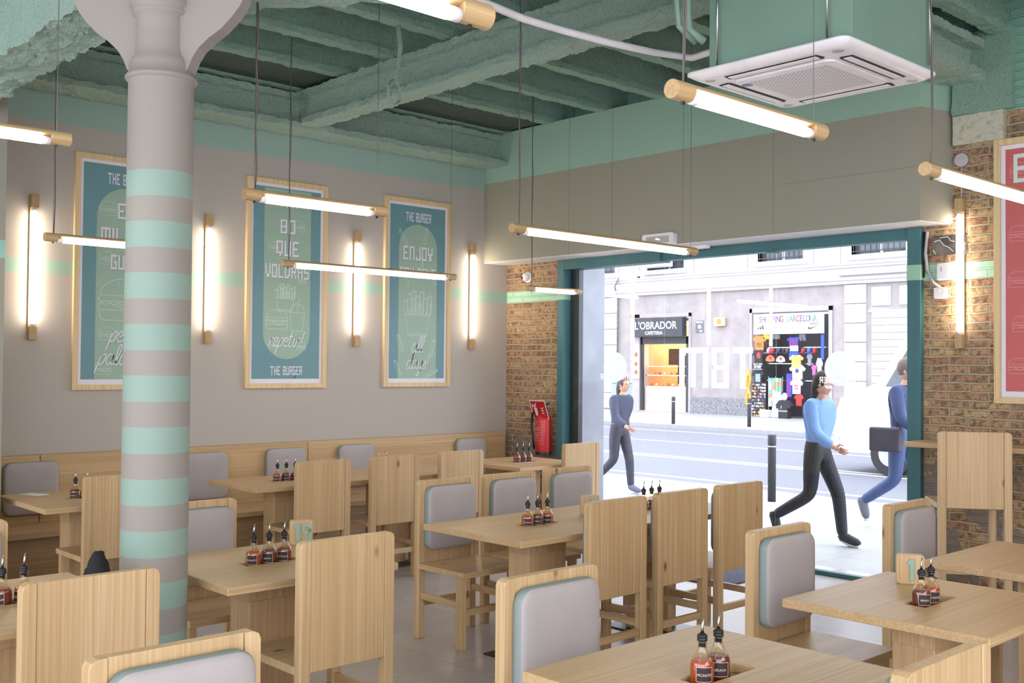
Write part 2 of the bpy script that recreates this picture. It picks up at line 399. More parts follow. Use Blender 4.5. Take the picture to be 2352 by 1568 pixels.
# handwriting for the posters: strokes on a unit x-height
SCR = {'r': ([[(0, 0), (.18, .95), (.2, .75), (.35, .95), (.5, .9)]], .5), 'e': ([[(0, .45), (.3, .55), (.38, .85), (.22, 1), (.05, .75), (.05, .25), (.2, 0), (.5, .15)]], .5),
       'p': ([[(-.12, -.8), (.15, .95), (.2, .8), (.4, 1), (.52, .75), (.42, .2), (.2, 0), (.08, .15)]], .62), 't': ([[(.2, 1.6), (.08, .25), (.2, 0), (.42, .1)], [(-.05, 1.1), (.4, 1.15)]], .45),
       'i': ([[(.12, .95), (.05, .2), (.15, 0), (.3, .1)], [(.17, 1.3), (.19, 1.36)]], .32), 'l': ([[(0, .1), (.3, 1.2), (.32, 1.75), (.2, 1.85), (.08, 1.2), (.05, .25), (.18, 0), (.35, .15)]], .38),
       'a': ([[(.45, .85), (.25, 1), (.05, .7), (.05, .2), (.2, 0), (.4, .3), (.5, .95), (.46, .2), (.56, 0), (.7, .15)]], .7), 'd': ([[(.45, .85), (.25, 1), (.05, .7), (.05, .2), (.2, 0), (.4, .3), (.62, 1.8), (.46, .2), (.58, 0), (.72, .15)]], .72),
       'y': ([[(.02, .95), (.02, .3), (.15, .05), (.38, .4), (.48, .95), (.3, -.5), (.12, -.8), (.02, -.6), (.5, .0)]], .56), 's': ([[(.05, .1), (.3, .95), (.36, .5), (.35, .1), (.18, 0), (.02, .12)]], .45),
       '!': ([[(.3, 1.7), (.12, .45)], [(.06, .1), (.06, .02)]], .35), ' ': ([], .35), 'm': ([[(0, 0), (.12, .95), (.2, .8), (.32, 1), (.34, .0), (.42, .8), (.56, 1), (.56, .1), (.7, .1)]], .75), 'k': ([[(0, 0), (.15, 1.7), (.05, 0), (.15, .5), (.35, .95), (.15, .5), (.4, 0)]], .48)}
def script(mb, s, cx, y0, h, w, n, frame):
    tot = sum(SCR[c][1] for c in s)*h*1.15; x = cx-tot/2
    for c in s:
        st, adv = SCR[c]
        for line in st:
            P = [Vector((x+(px+py*.18)*h*1.15, y0+py*h)) for px, py in line]; Q = []
            if len(P) > 2:                     # round the strokes off
                for i in range(len(P)-1):
                    p0 = P[max(i-1, 0)]; p1 = P[i]; p2 = P[i+1]; p3 = P[min(i+2, len(P)-1)]
                    for k in range(4):
                        t = k/4; Q.append(.5*((2*p1)+(p2-p0)*t+(2*p0-5*p1+4*p2-p3)*t*t+(3*p1-p0-3*p2+p3)*t**3))
                Q.append(P[-1])
            else: Q = P
            mb.ribbon([tuple(q) for q in Q], w, n, frame)
        x += adv*h*1.15

WY, WX = 8.20, 7.55          # plane of the poster wall, plane of the brick front wall
# ------------------------------------------------------------------ the room
struct(MB().box(-4, WX+.35, -3.2, WY+.3, -.12, 0), 'floor', 'floor')
struct(MB().box(-4, WX+.3, WY, WY+.3, 0, 4.4), 'wall_left', 'wall')
struct(MB().box(-4, 2.2, 7.12, WY, 0, 4.2), 'wall_left_pier', 'pier')
struct(MB().box(-4.2, -4, -3.2, WY, 4.0, 4.4).box(-4.2, -4, -3.2, WY, 0, .1).box(-4.2, -4, 2.2, 2.6, .1, 4.0), 'wall_back', 'wall')  # unseen wall, its wide openings added to let in fill daylight
struct(MB().box(-4, WX+.3, -3.4, -3.2, 4.0, 4.4).box(-4, WX+.3, -3.4, -3.2, 0, .1).box(-.2, .1, -3.4, -3.2, .1, 4.0).box(4.2, WX+.3, -3.4, -3.2, .1, 4.0), 'wall_right', 'wall')  # unseen side, opened up between posts so that daylight brightens the room
struct(MB().box(WX, 7.66, 7.405, WY, 0, 4.4), 'wall_front_left', 'brick')
struct(MB().box(WX, 7.9, -3.2, 3.64, 0, 4.4), 'wall_front_right', 'brick2')
struct(MB().box(WX, 7.9, 3.64, 7.405, 2.71, 4.4), 'wall_front_lintel', 'brick')
struct(MB().box(-4, WX+.35, -3.2, WY+.3, 4.30, 4.45).rough(.0, 1, 2), 'ceiling', 'foam_slab')
struct(MB().box(-4, 7.2, 7.35, WY, 4.02, 4.3), 'ceiling_gap_shade', 'gap_shade')  # dark block standing in for the shade in the ceiling gap by the wall
# bulkhead over the shop window
bk = MB(); fr = F_up(0, 0, 0)
bk.prism([(7.22, 3.508), (WX, 3.42), (WX, WY), (7.22, WY)], 2.705, 4.01, fr)
struct(bk, 'wall_front_bulkhead', 'box')
struct(MB().prism([(7.222, 3.51), (7.58, 3.43), (7.58, WY), (7.222, WY)], 2.698, 2.706, fr), 'trim_1', 'box_under')
# thin joints between the boards of the bulkhead
jt = MB()
for y in (4.72, 6.43, 6.98, 5.62): jt.box(7.2185, 7.22, y-.0015, y+.0015, 2.71, 4.0)
jt.box(7.2185, 7.22, 3.51, 4.65, 3.092, 3.095)
struct(jt, 'trim_2', flat('joint_shadow_gap', (120, 114, 104), .9))

# sprayed joists, running towards the street
ji = 0
ys = [7.93, 7.25, 6.56, 5.86, 5.16, 4.46, 3.76, 3.06, 2.36, 1.66, .96, .26]
for y in ys:
    x0 = -1.5 if y < 6 else 1.0
    mb = MB(); x1 = WX
    mb.box(x0, x1, y-.055, y+.055, 4.0, 4.05); mb.box(x0, x1, y-.022, y+.022, 4.04, 4.31)
    mb.rough(.009, 11, .032)
    o = struct(mb, 'ceiling_joist', 'foam_joist')
for (a, b, nm) in (((2.0, 7.34, 7.90, 8.16), 'X', 'ceiling_beam'),):
    x0, x1, y0, y1 = a
    mb = MB(); mb.box(x0, x1, y0-.06, y1+.02, 3.67, 3.72); mb.box(x0, x1, y0+.07, y0+.16, 3.70, 3.95); mb.box(x0, x1, y0+.0, y1, 3.93, 3.98)
    mb.rough(.013, 11, .03); struct(mb, nm, 'foam_light')
mb = MB(); mb.box(4.79, 4.99, 3.3, 8.0, 3.70, 3.75); mb.box(4.85, 4.93, 3.3, 7.98, 3.73, 3.95); mb.box(4.78, 4.99, 3.3, 7.98, 3.93, 3.985)
mb.rough(.013, 11, .03); struct(mb, 'ceiling_beam', 'foam_light')
mb = MB(); mb.box(2.2, WX+.02, 3.16, 3.47, 3.70, 3.76); mb.box(2.2, WX+.02, 3.27, 3.36, 3.74, 3.98); mb.box(2.2, WX+.02, 3.17, 3.46, 3.93, 3.985)
mb.rough(.014, 11, .032); struct(mb, 'ceiling_beam', 'foam_light')
mb = MB(); mb.box(1.76, 2.05, 2.2, 6.62, 3.24, 3.75); mb.rough(.019, 8, .035); struct(mb, 'ceiling_beam', 'foam_light')
mb = MB(); mb.box(1.3, 2.06, 6.6, 7.2, 3.22, 4.2); mb.rough(.022, 7, .04); struct(mb, 'ceiling_pier_head', 'foam_light')
mb = MB(); mb.prism([(1.95, 4.55), (1.95, 3.2), (2.9, 3.2), (2.72, 3.75), (2.58, 3.95), (2.5, 4.12), (2.36, 4.32), (2.2, 4.48)], 3.24, 3.8, fr)
mb.rough(.026, 7, .035); struct(mb, 'ceiling_haunch', 'foam_light')
# render patch and head of the brick corner beside the bulkhead
mb = MB(); mb.box(7.50, 7.56, 3.04, 3.40, 3.26, 3.47); mb.rough(.006, 12, .05); struct(mb, 'trim_3', 'render_patch')
mb = MB(); mb.box(7.49, 7.56, 2.98, 3.40, 3.47, 4.05); mb.rough(.008, 9, .07); struct(mb, 'trim_4', 'foam_joist')

# cast iron column
cx, cy = 1.877, 4.150
col = MB()
prof = [(.150, 0), (.150, .05), (.136, .08), (.134, .1)]
prof += [(.134-.0045*i/10, .1+2.69*i/10) for i in range(1, 11)]
prof += [(.1295, 2.795), (.1395, 2.799), (.1435, 2.808), (.1395, 2.818), (.129, 2.823), (.127, 2.86), (.120, 2.885), (.108, 2.90), (.104, 2.93), (.102, 3.0), (.103, 3.055), (.118, 3.065), (.122, 3.078), (.116, 3.09), (.128, 3.1), (.13, 3.115), (.122, 3.13), (.15, 3.17), (.175, 3.24), (.18, 3.26)]
col.lathe(prof, (cx, cy, 0), 48)
for sgn in (1, -1):
    # brackets with a curved outer edge, along the beam
    pts = [(.03, 2.83), (.12, 2.83), (.133, 2.85), (.147, 2.885), (.172, 2.925), (.215, 2.965), (.265, 3.0), (.31, 3.045), (.345, 3.09), (.365, 3.13), (.37, 3.17), (.37, 3.26), (.03, 3.26)]
    ca_, sa_ = math.cos(math.radians(-50)), math.sin(math.radians(-50))
    col.prism(pts, -.04, .04, (lambda u, v, n, s=sgn: (cx+s*u*ca_-n*sa_, cy+s*u*sa_+n*ca_, v)))
co = struct(col, 'column', 'column')

# shop window: teal frame, glass, sill
fm = MB()
fm.box(7.50, 7.66, 3.64, 3.745, 0, 2.70); fm.box(7.50, 7.66, 7.32, 7.405, 0, 2.70); fm.box(7.53, 7.64, 3.745, 7.32, 2.612, 2.70)
fm.box(7.50, 7.66, 6.10, 7.32, 2.60, 2.70); fm.box(7.52, 7.62, 4.92, 4.98, 2.60, 2.64); fm.box(7.55, 7.61, 3.745, 7.32, 0, .035)
wf = bevel(fm.build('window_1', 'teal'), .004); wf['kind'] = 'structure'
MB().box(7.497, 7.664, 3.639, 3.746, 2.303, 2.416).box(7.497, 7.664, 7.319, 7.406, 2.303, 2.416).build('painted_band', 'teal_mint', wf)
for (y0, y1) in ((3.745, 4.918), (4.924, 6.10), (6.106, 7.32)):
    MB().box(7.578, 7.584, y0, y1, .035, 2.612).build('window_pane', 'glass', wf)
MB().box(7.60, 7.66, 7.20, 7.316, .035, 2.6).build('door_track_post', 'dark_steel', wf)

# ------------------------------------------------------------------ window stickers
dm = decal_mat('frosted_sticker', (222, 227, 236), .72); M['decal'] = dm; M['decal_w'] = decal_mat('white_sticker', (240, 244, 250), .9)
def big_letter(name, strokes, label):
    mb = MB(); f = F_out(7.5765, 0, 0)
    for (a, b, c, d) in strokes: mb.box(7.5745, 7.5765, a, b, c, d)
    o = mb.build(name, 'decal'); o['label'] = label; o['category'] = 'window sticker'; o['group'] = 'sticker letters on the shop window'; return o
zt, zb = 1.818, 1.462
big_letter('sticker_letter', [(5.612, 5.93, zt-.05, zt), (5.868, 5.93, zb, zt-.05), (5.745, 5.80, zb, zt-.05), (5.612, 5.668, zb, zt-.05)], 'frosted letter M sticker on the shop window, seen from behind')
big_letter('sticker_letter', [(5.39, 5.575, zt-.045, zt), (5.39, 5.555, 1.622, 1.662), (5.39, 5.575, zb, zb+.05), (5.39, 5.448, zb+.05, 1.622), (5.39, 5.448, 1.662, zt-.045), (5.52, 5.575, zb+.05, 1.622), (5.52, 5.575, 1.662, zt-.045)], 'frosted letter B sticker on the shop window, seen from behind')
big_letter('sticker_letter', [(5.148, 5.352, zt-.055, zt), (5.222, 5.278, zb, zt-.055)], 'frosted letter T sticker on the shop window, seen from behind')
def logo(yc, zc, r, label):
    f = F_front(7.5765, yc, zc)
    mb = MB(); mb.prism(circ(0, 0, r, 48), 0, .002, f); o = mb.build('round_logo_sticker', 'decal')
    o['label'] = label; o['category'] = 'window sticker'; o['group'] = 'round stickers on the shop window'
    ln = MB()
    ln.ribbon([(r*.62*math.cos(a), .02+r*.42*math.sin(a)) for a in [PI*i/14 for i in range(15)]], .004, .0025, f)
    ln.ribbon([(-r*.66, .0), (-r*.3, -.02), (0, .0), (r*.3, -.02), (r*.66, .0)], .004, .0025, f); ln.ribbon([(-r*.66, .02), (r*.66, .02)], .004, .0025, f)
    ln.ribbon([(-r*.62, -.03), (-r*.5, -.07), (r*.5, -.07), (r*.62, -.03), (-r*.62, -.03)], .004, .0025, f)
    ln.build('burger_drawing', 'decal_w', o)
    tx = MB(); block_text(tx, 'THE BURGER', 0, -.118, .05, .003, f, .36, mirror=True)
    script(tx, 'maker', -.1 if False else .1, -.158, .02, .004, .003, lambda u, v, n: f(-u, v, n)); tx.build('lettering', 'decal_w', o)
logo(6.70, 1.638, .142, 'round frosted burger sticker on the glass nearest the brick pier')
logo(4.334, 1.643, .138, 'round frosted burger sticker on the glass at the right of the letters')

# ------------------------------------------------------------------ furniture
def cushion(w, h, t, yface):
    """pad standing in the XZ plane, back at yface, growing to +y; returns side mesh and face mesh"""
    side, face = MB(), MB()
    def rings(mb, L, cap):
        R = []
        for inset, d in L:
            R.append([mb.bm.verts.new((x, yface+d, z)) for x, z in rrect(w-2*inset, h-2*inset, max(.012, .055-inset*.45), 5)])
        for A, B in zip(R, R[1:]):
            for k in range(len(A)): mb.bm.faces.new((A[k], A[(k+1) % len(A)], B[(k+1) % len(A)], B[k])).smooth = True
        if cap: mb.bm.faces.new(R[-1]).smooth = True
        return R
    rings(side, [(.010, 0), (.002, .006), (0, .014), (0, t-.016), (.003, t-.010)], False)
    rings(face, [(.003, t-.010), (.008, t-.004), (.018, t), (.04, t+.004), (.09, t+.006)], True)
    return side, face
SEAT, TOPZ, CW = .45, .943, .455
def add_pad(parent, yface, zc, w=.385, h=.385, t=.055):
    s, f = cushion(w, h, t, yface)
    so = s.build('cushion', 'pad_side', parent); so.location = (0, 0, zc); so['label'] = 'sage green edge band with piping'
    fo = f.build('cushion_face', 'pad', so); fo['label'] = 'pale grey padded front'
    bpy.context.view_layer.update(); return so
def make_chair(label, seat=SEAT, top=TOPZ, w=CW, depth=.46, pad=True):
    """faces +Y, outer face of the back at y=0, centred on x=0"""
    t = thing('dining_chair', label, 'chair')
    hw = w/2; p = .047
    for s in (-1, 1):                                     # rear legs rise as stiles, outer top corner rounded
        pts = [(0, 0), (p, 0), (p, top-.022), (p-.006, top-.008), (p-.022, top), (0, top)]
        f = (lambda u, v, n, s=s: (s*(hw-p+u), n, v))
        bevel(MB().prism(pts, 0, .045, f).build('leg', 'wood_z', t))
    for s in (-1, 1): bevel(MB().box(s*(hw-.005)-(.045 if s > 0 else 0), s*(hw-.005)+(0 if s > 0 else .045), depth-.075, depth-.03, 0, seat-.034).build('leg', 'wood_z', t))
    bevel(MB().box(-hw+p+.0008, hw-p-.0008, .004, .040, seat-.025, top).build('backrest', 'wood_z', t))
    bevel(MB().box(-hw-.002, hw+.002, .046, depth, seat-.033, seat).build('seat', 'wood_x', t))
    zb = seat*.42
    bevel(MB().box(-hw+p, hw-p, .010, .038, zb, zb+.04).build('stretcher', 'wood_x', t))
    bevel(MB().box(-hw+p, hw-p, depth-.068, depth-.040, zb, zb+.04).build('stretcher', 'wood_x', t))
    for s in (-1, 1): bevel(MB().box(s*(hw-.026)-.013, s*(hw-.026)+.013, .046, depth-.076, zb+.045 if seat < .6 else zb-.05, zb+.085 if seat < .6 else zb-.01).build('stretcher', 'wood_y', t))
    if seat > .6:
        bevel(MB().box(-hw+p, hw-p, .010, .038, .13, .17).build('stretcher', 'wood_x', t)); bevel(MB().box(-hw+p, hw-p, depth-.068, depth-.040, .13, .17).build('stretcher', 'wood_x', t))
        for s in (-1, 1): bevel(MB().box(s*(hw-.026)-.013, s*(hw-.026)+.013, .046, depth-.076, .09, .13).build('stretcher', 'wood_y', t))
    if pad: add_pad(t, .0402, (seat+top)/2+.022)
    return t
ch = make_chair('pine chair tucked under the near side of the table with number 1'); ctree = None
bpy.context.view_layer.update(); ctree = tree_of(ch)
GR = {'A': 'pine chairs along the bench tables', 'B': 'pine chairs around the middle row of tables', 'C': 'pine chairs around the nearest row of tables'}
ch.location = (4.06, 1.17, 0); ch['group'] = GR['C']
NEAR = [  # back towards the camera
    (2.46, 3.605, 'B', 'pine chair with two dark knots in its back, pulled up to table 19'),
    (4.245, 3.715, 'B', 'pine chair whose back hides part of block 15, leftmost of the three in a row'),
    (4.815, 3.73, 'B', 'pine chair at the long middle table, middle of the three backs in a row'),
    (5.405, 3.75, 'B', 'pine chair at the long middle table, back nearest the shop window'),
    (1.375, 3.49, 'B', 'large pine chair back in the left foreground before the striped column'),
    (4.24, 6.545, 'A', 'pine chair at the bench table, its back just right of the three sauce bottles'),
    (4.885, 6.545, 'A', 'pine chair at the bench table, second back from the sauce bottles'),
    (5.60, 6.60, 'A', 'pine chair at the bench table, just left of the corner table'),
    (7.03, 6.60, 'A', 'pine chair at the corner table beside the fire extinguisher pier'),
    (2.72, 6.50, 'A', 'pine chair half hidden behind the left side of the striped column'),
    (2.565, 1.165, 'C', 'pine chair back cut by the bottom edge of the picture, at lower right')]
for x, y, g, lab in NEAR: dup(ch, ctree, (x, y, 0), 0, lab, GR[g])
FAR = [   # cushion towards the camera
    (4.17, 5.09, 'B', 'pine chair with grey cushion at the left end of the long middle table'),
    (4.715, 5.11, 'B', 'pine chair with grey cushion behind the long middle table, middle of three'),
    (5.295, 5.14, 'B', 'pine chair with grey cushion behind the long middle table, third from the left'),
    (2.487, 5.06, 'B', 'pine chair with grey cushion half hidden by the right side of the striped column'),
    (1.345, 5.02, 'B', 'pine chair with cushion cut by the left edge of the picture'),
    (2.58, 2.60, 'C', 'pine chair with large grey cushion in the foreground centre'),
    (1.205, 2.55, 'C', 'pine chair with grey cushion cut by the bottom edge at lower left'),
    (4.08, 2.655, 'C', 'pine chair with grey cushion facing the table with number 1'),
    (5.365, 2.70, 'C', 'pine chair with grey cushion between block 1 and the tall chair')]
for x, y, g, lab in FAR: dup(ch, ctree, (x, y, 0), PI, lab, GR[g])
bar = make_chair('tall pine bar chair standing at the wall counter by the brick wall', .775, 1.243, .445, .45, True)
bar.name = 'bar_chair'; bar.rotation_euler = (0, 0, math.radians(-54)); bar.location = (6.81, 2.94, 0)

TOP, TH = .75, .034
def make_table(name, label, x0, x1, y0, y1, holders, group, plates=True):
    t = thing(name, label, 'table', ((x0+x1)/2, (y0+y1)/2, 0), 0, group); cx_, cy_ = (x0+x1)/2, (y0+y1)/2
    hx, hy = (x1-x0)/2, (y1-y0)/2; SL, SW = .135, .042
    xs = [-hx]; holes = []
    for h in holders: xs += [h-cx_-SL, h-cx_+SL]; holes.append(len(xs)-2)
    xs.append(hx); ys_ = [-hy, -SW, SW, hy]
    mb = MB(); V = {}
    def vv(i, j, z):
        k = (i, j, z)
        if k not in V: V[k] = mb.bm.verts.new((xs[i], ys_[j], z))
        return V[k]
    solid = lambda i, j: 0 <= i < len(xs)-1 and 0 <= j < 3 and not (j == 1 and i in holes)
    for i in range(len(xs)-1):
        for j in range(3):
            if not solid(i, j): continue
            mb.bm.faces.new((vv(i, j, TOP), vv(i+1, j, TOP), vv(i+1, j+1, TOP), vv(i, j+1, TOP)))
            mb.bm.faces.new((vv(i, j, TOP-TH), vv(i, j+1, TOP-TH), vv(i+1, j+1, TOP-TH), vv(i+1, j, TOP-TH)))
            for (di, dj, a, b) in ((-1, 0, (i, j+1), (i, j)), (1, 0, (i+1, j), (i+1, j+1)), (0, -1, (i, j), (i+1, j)), (0, 1, (i+1, j+1), (i, j+1))):
                if not solid(i+di, j+dj): mb.bm.faces.new((vv(*a, TOP-TH), vv(*b, TOP-TH), vv(*b, TOP), vv(*a, TOP)))
    bevel(mb.build('tabletop', 'wood_x', t), .004)
    for h in holders:
        X = h-cx_
        w = MB()                                   # open-topped bottle well inside the pedestal
        w.box(X-.145, X-.136, -.085, .085, .60, TOP-TH-.0005); w.box(X+.136, X+.145, -.085, .085, .60, TOP-TH-.0005)
        w.box(X-.136, X+.136, -.085, -.043, .60, TOP-TH-.0005); w.box(X-.136, X+.136, .043, .085, .60, TOP-TH-.0005); w.box(X-.136, X+.136, -.043, .043, .60, .70)
        w.build('bottle_well', 'wood_z', t)
        bevel(MB().box(X-.145, X+.145, -.085, .085, .010, .60).build('pedestal', 'wood_z', t), .004)
        bevel(MB().box(X-.20, X+.20, -.23, .23, 0, .009).build('base_plate', 'dark_steel', t), .002)
    return t
TG = 'pine tables on square pedestals'
make_table('dining_table', 'long pine table with number 15 in the middle of the room', 3.70, 5.73, 3.90, 4.70, [4.21, 5.22], TG)
make_table('dining_table', 'small pine table marked 19, just right of the striped column', 2.055, 2.90, 3.86, 4.68, [2.475], TG)
make_table('dining_table', 'pine table cut by the left edge, behind the largest chair back', .87, 1.70, 3.74, 4.60, [1.30], TG)
make_table('dining_table', 'long pine table standing along the wall bench', 3.81, 5.87, 6.76, 7.49, [4.27, 5.215], TG)
make_table('dining_table', 'small pine table in the corner beside the fire extinguisher', 6.34, 7.22, 6.70, 7.59, [6.80], TG)
make_table('dining_table', 'pine table at the far left with a paper napkin on it', 2.30, 3.15, 6.62, 7.50, [2.725], TG)
make_table('dining_table', 'pine table with number 1 at lower right', 3.585, 4.425, 1.50, 2.30, [4.0], TG)
make_table('dining_table', 'pine table at the right edge below the tall chair', 4.80, 5.65, 1.50, 2.325, [5.225], TG)
make_table('dining_table', 'pine table across the bottom edge, nearest the camera', 2.155, 3.01, 1.47, 2.262, [2.575], TG)

# sauce bottles
def make_bottle(sauce, word):
    t = thing('sauce_bottle', '', 'bottle')
    R = .036
    g = MB().lathe([(R-.004, 0), (R, .006), (R, .0905), (R-.003, .099), (.027, .111), (.0195, .122), (.0155, .132), (.0138, .142), (.0135, .150), (.0155, .152), (.0155, .156), (.0135, .158)], seg=24, caps=False)
    g.build('glass_body', 'bottle_glass', t)
    MB().lathe([(R-.006, .003), (R-.0022, .008), (R-.0022, .089), (R-.005, .098), (.027, .104)], seg=24).build('sauce', sauce, t)
    MB().lathe([(.0105, .140), (.0105, .155), (.0150, .1585), (.0155, .164), (.0140, .1652), (.0140, .1675), (.0155, .1690), (.0150, .1735), (.0120, .1765), (.0085, .180)], seg=20).build('stopper', 'black', t)
    MB().tube([(0, 0, .1802), (0, 0, .196), (.003, -.002, .224)], [.0050, .0038, .0026], 10).build('pour_spout', 'steel', t)
    # label wrapped round the glass on the -Y side
    lb = MB(); ln = MB(); fcyl = lambda u, v, n: ((R+.0006+n)*math.sin(u/R), -(R+.0006+n)*math.cos(u/R), v)
    N = 8; w0 = .024
    for i in range(N):
        a, b = -w0+2*w0*i/N, -w0+2*w0*(i+1)/N
        lb.poly([(a, .048), (b, .048), (b, .090), (a, .090)], 0, fcyl)
        ln.poly([(a, .0885), (b, .0885), (b, .090), (a, .090)], .0004, fcyl); ln.poly([(a, .048), (b, .048), (b, .0495), (a, .0495)], .0004, fcyl)
    for u in (-w0, w0-.0014): ln.poly([(u, .048), (u+.0014, .048), (u+.0014, .090), (u, .090)], .0004, fcyl)
    font_text(ln, word, 0, .064, .0105, .0004, fcyl, .01)
    L = lb.build('label_sticker', 'label', t); ln.build('label_lettering', 'label_line', L)
    return t
protos = {k: make_bottle(s, w) for k, (s, w) in {'picante': ('sauce1', 'PICANTE'), 'brava': ('sauce2', 'BRAVA'), 'ketchup': ('sauce3', 'KETCHUP')}.items()}
bpy.context.view_layer.update()
btree = {k: tree_of(v) for k, v in protos.items()}
used = set()
ONM = {'15': 'the near slot of table 15', '15b': 'the slot behind the middle chair back', '19': 'the slot of table 19', 'bench': 'the left slot of the bench table', 'benchb': 'the far slot of the bench table',
       'corner': 'the corner table', 'left': 'the napkin table', 'edge': 'the table at the left edge', '1': 'the table with number 1', 'near': 'the nearest table'}
PLB = {0: 'left', 1: 'middle', 2: 'right'}
COLN = {'picante': 'orange', 'brava': 'dark brown', 'ketchup': 'dark red'}
def bottles(key, x, y, kinds, pos=(0, 1, 2), rz=-.75):
    for i, k in zip(pos, kinds):
        lab = '%s sauce bottle, %s in %s' % (COLN[k], PLB[i], ONM[key])
        L = (x+(i-1)*.078, y, .7005)
        if k not in used:
            used.add(k); r = protos[k]; r.location = L; r.rotation_euler = (0, 0, rz); r['label'] = lab; r['group'] = 'sauce bottles in table slots'
        else: dup(protos[k], btree[k], L, rz, lab, 'sauce bottles in table slots')
bottles('15', 4.21, 4.30, ('picante', 'brava', 'picante')); bottles('15b', 5.22, 4.30, ('picante', 'ketchup', 'brava'))
bottles('19', 2.475, 4.27, ('picante', 'brava', 'ketchup')); bottles('bench', 4.27, 7.125, ('picante', 'brava', 'ketchup'))
bottles('benchb', 5.215, 7.125, ('brava', 'ketchup'), (0, 1)); bottles('corner', 6.80, 7.145, ('picante', 'ketchup', 'picante'))
bottles('left', 2.725, 7.06, ('brava', 'ketchup'), (0, 1)); bottles('edge', 1.30, 4.17, ('ketchup', 'ketchup', 'picante'))
bottles('1', 4.0, 1.90, ('brava', 'picante'), (0, 1)); bottles('near', 2.575, 1.866, ('picante', 'brava'), (0, 1))

# number blocks
def glyph(mb, d, cx_, y0, h, n, f, th=.008):
    w = .46*h; s = .17*h
    def R(a, b, c, e): mb.prism([(cx_+a, y0+c), (cx_+b, y0+c), (cx_+b, y0+e), (cx_+a, y0+e)], n, n+th, f)
    if d == '1':
        mb.prism([(cx_-s*.25, y0), (cx_+s*.95, y0), (cx_+s*.95, y0+h), (cx_-s*.05, y0+h), (cx_-s*.9, y0+h*.84), (cx_-s*.9, y0+h*.70), (cx_-s*.25, y0+h*.74)], n, n+th, f)
    elif d == '5':
        R(-w/2, w/2, h-s, h); R(-w/2, -w/2+s, h*.5, h-s); R(-w/2, w/2, h*.5-s*.5, h*.5+s*.4); R(w/2-s, w/2, s, h*.5-s*.5); R(-w/2, w/2, 0, s)
    elif d == '9':
        for (cy0, lo) in ((h*.69, 0),):
            N = 20
            for i in range(N):
                a, b = 2*PI*i/N, 2*PI*(i+1)/N; ro, ri = h*.31, h*.14
                mb.prism([(cx_+ri*math.cos(a)*.9, y0+cy0+ri*math.sin(a)), (cx_+ro*math.cos(a)*.9, y0+cy0+ro*math.sin(a)), (cx_+ro*math.cos(b)*.9, y0+cy0+ro*math.sin(b)), (cx_+ri*math.cos(b)*.9, y0+cy0+ri*math.sin(b))], n, n+th, f)
        R(h*.28-s, h*.28, s*.9, h*.69); R(-w/2, h*.25, 0, s)
def number_block(x, y, digits, label, rz):
    t = thing('table_number_block', label, 'table number', (x, y, .7502), rz, 'wooden table number blocks')
    f = lambda u, v, n: (u, -n, v)
    b = MB(); b.prism(rrect(.112, .122, .014, 5, -.056, 0), -.020, .020, f); bevel(b.build('wooden_block', 'wood_z', t), .003)
    for i, d in enumerate(digits):
        mb = MB(); glyph(mb, d, (i-(len(digits)-1)/2)*.048, .018, .088, .0202, f, .006); mb.build('digit', 'num_mint', t)
number_block(4.245, 2.105, '1', 'pine block with a mint figure 1 beside two sauce bottles', -1.02)
number_block(4.68, 4.335, '15', 'pine block with mint figures 15 half hidden by a chair back', -.58)
number_block(2.82, 4.56, '19', 'pine block with mint figures 19 behind the chair with two knots', -.42)
t = thing('table_number_block', 'small pine number block peeping over a chair back at the bench table', 'table number', (4.78, 7.13, .7502), -.8, 'wooden table number blocks')
MB().prism(rrect(.112, .122, .014, 5, -.056, 0), -.020, .020, lambda u, v, n: (u, -n, v)).build('wooden_block', 'wood_z', t)
mb = MB(); glyph(mb, '1', -.02, .018, .088, .0202, lambda u, v, n: (u, -n, v), .006); mb.build('digit', 'num_mint', t)
nk = MB().box(-.05, .05, -.09, .09, 0, .002).build('paper_napkin', 'paper'); nk.location = (2.50, 7.40, .7502); nk.rotation_euler = (0, 0, .35)
nk['label'] = 'white paper napkin lying on the pine table at the far left'; nk['category'] = 'napkin'
t = thing('drawstring_pouch', 'small black cloth pouch on the table behind the largest chair back', 'bag', (1.615, 4.07, .7502))
pb = MB(); prof = [(.055, 0), (.060, .02), (.054, .055), (.042, .10), (.030, .14), (.022, .163), (.012, .170)]
pb.lathe(prof, seg=14); pb.rough(.006, 22, .02); pb.build('pouch_body', 'bag', t)
MB().tube([(.02, 0, .15), (.04, .0, .12), (.052, .0, .07), (.062, 0, .02), (.064, 0, .006)], .003, 6).build('strap', 'bag', t)

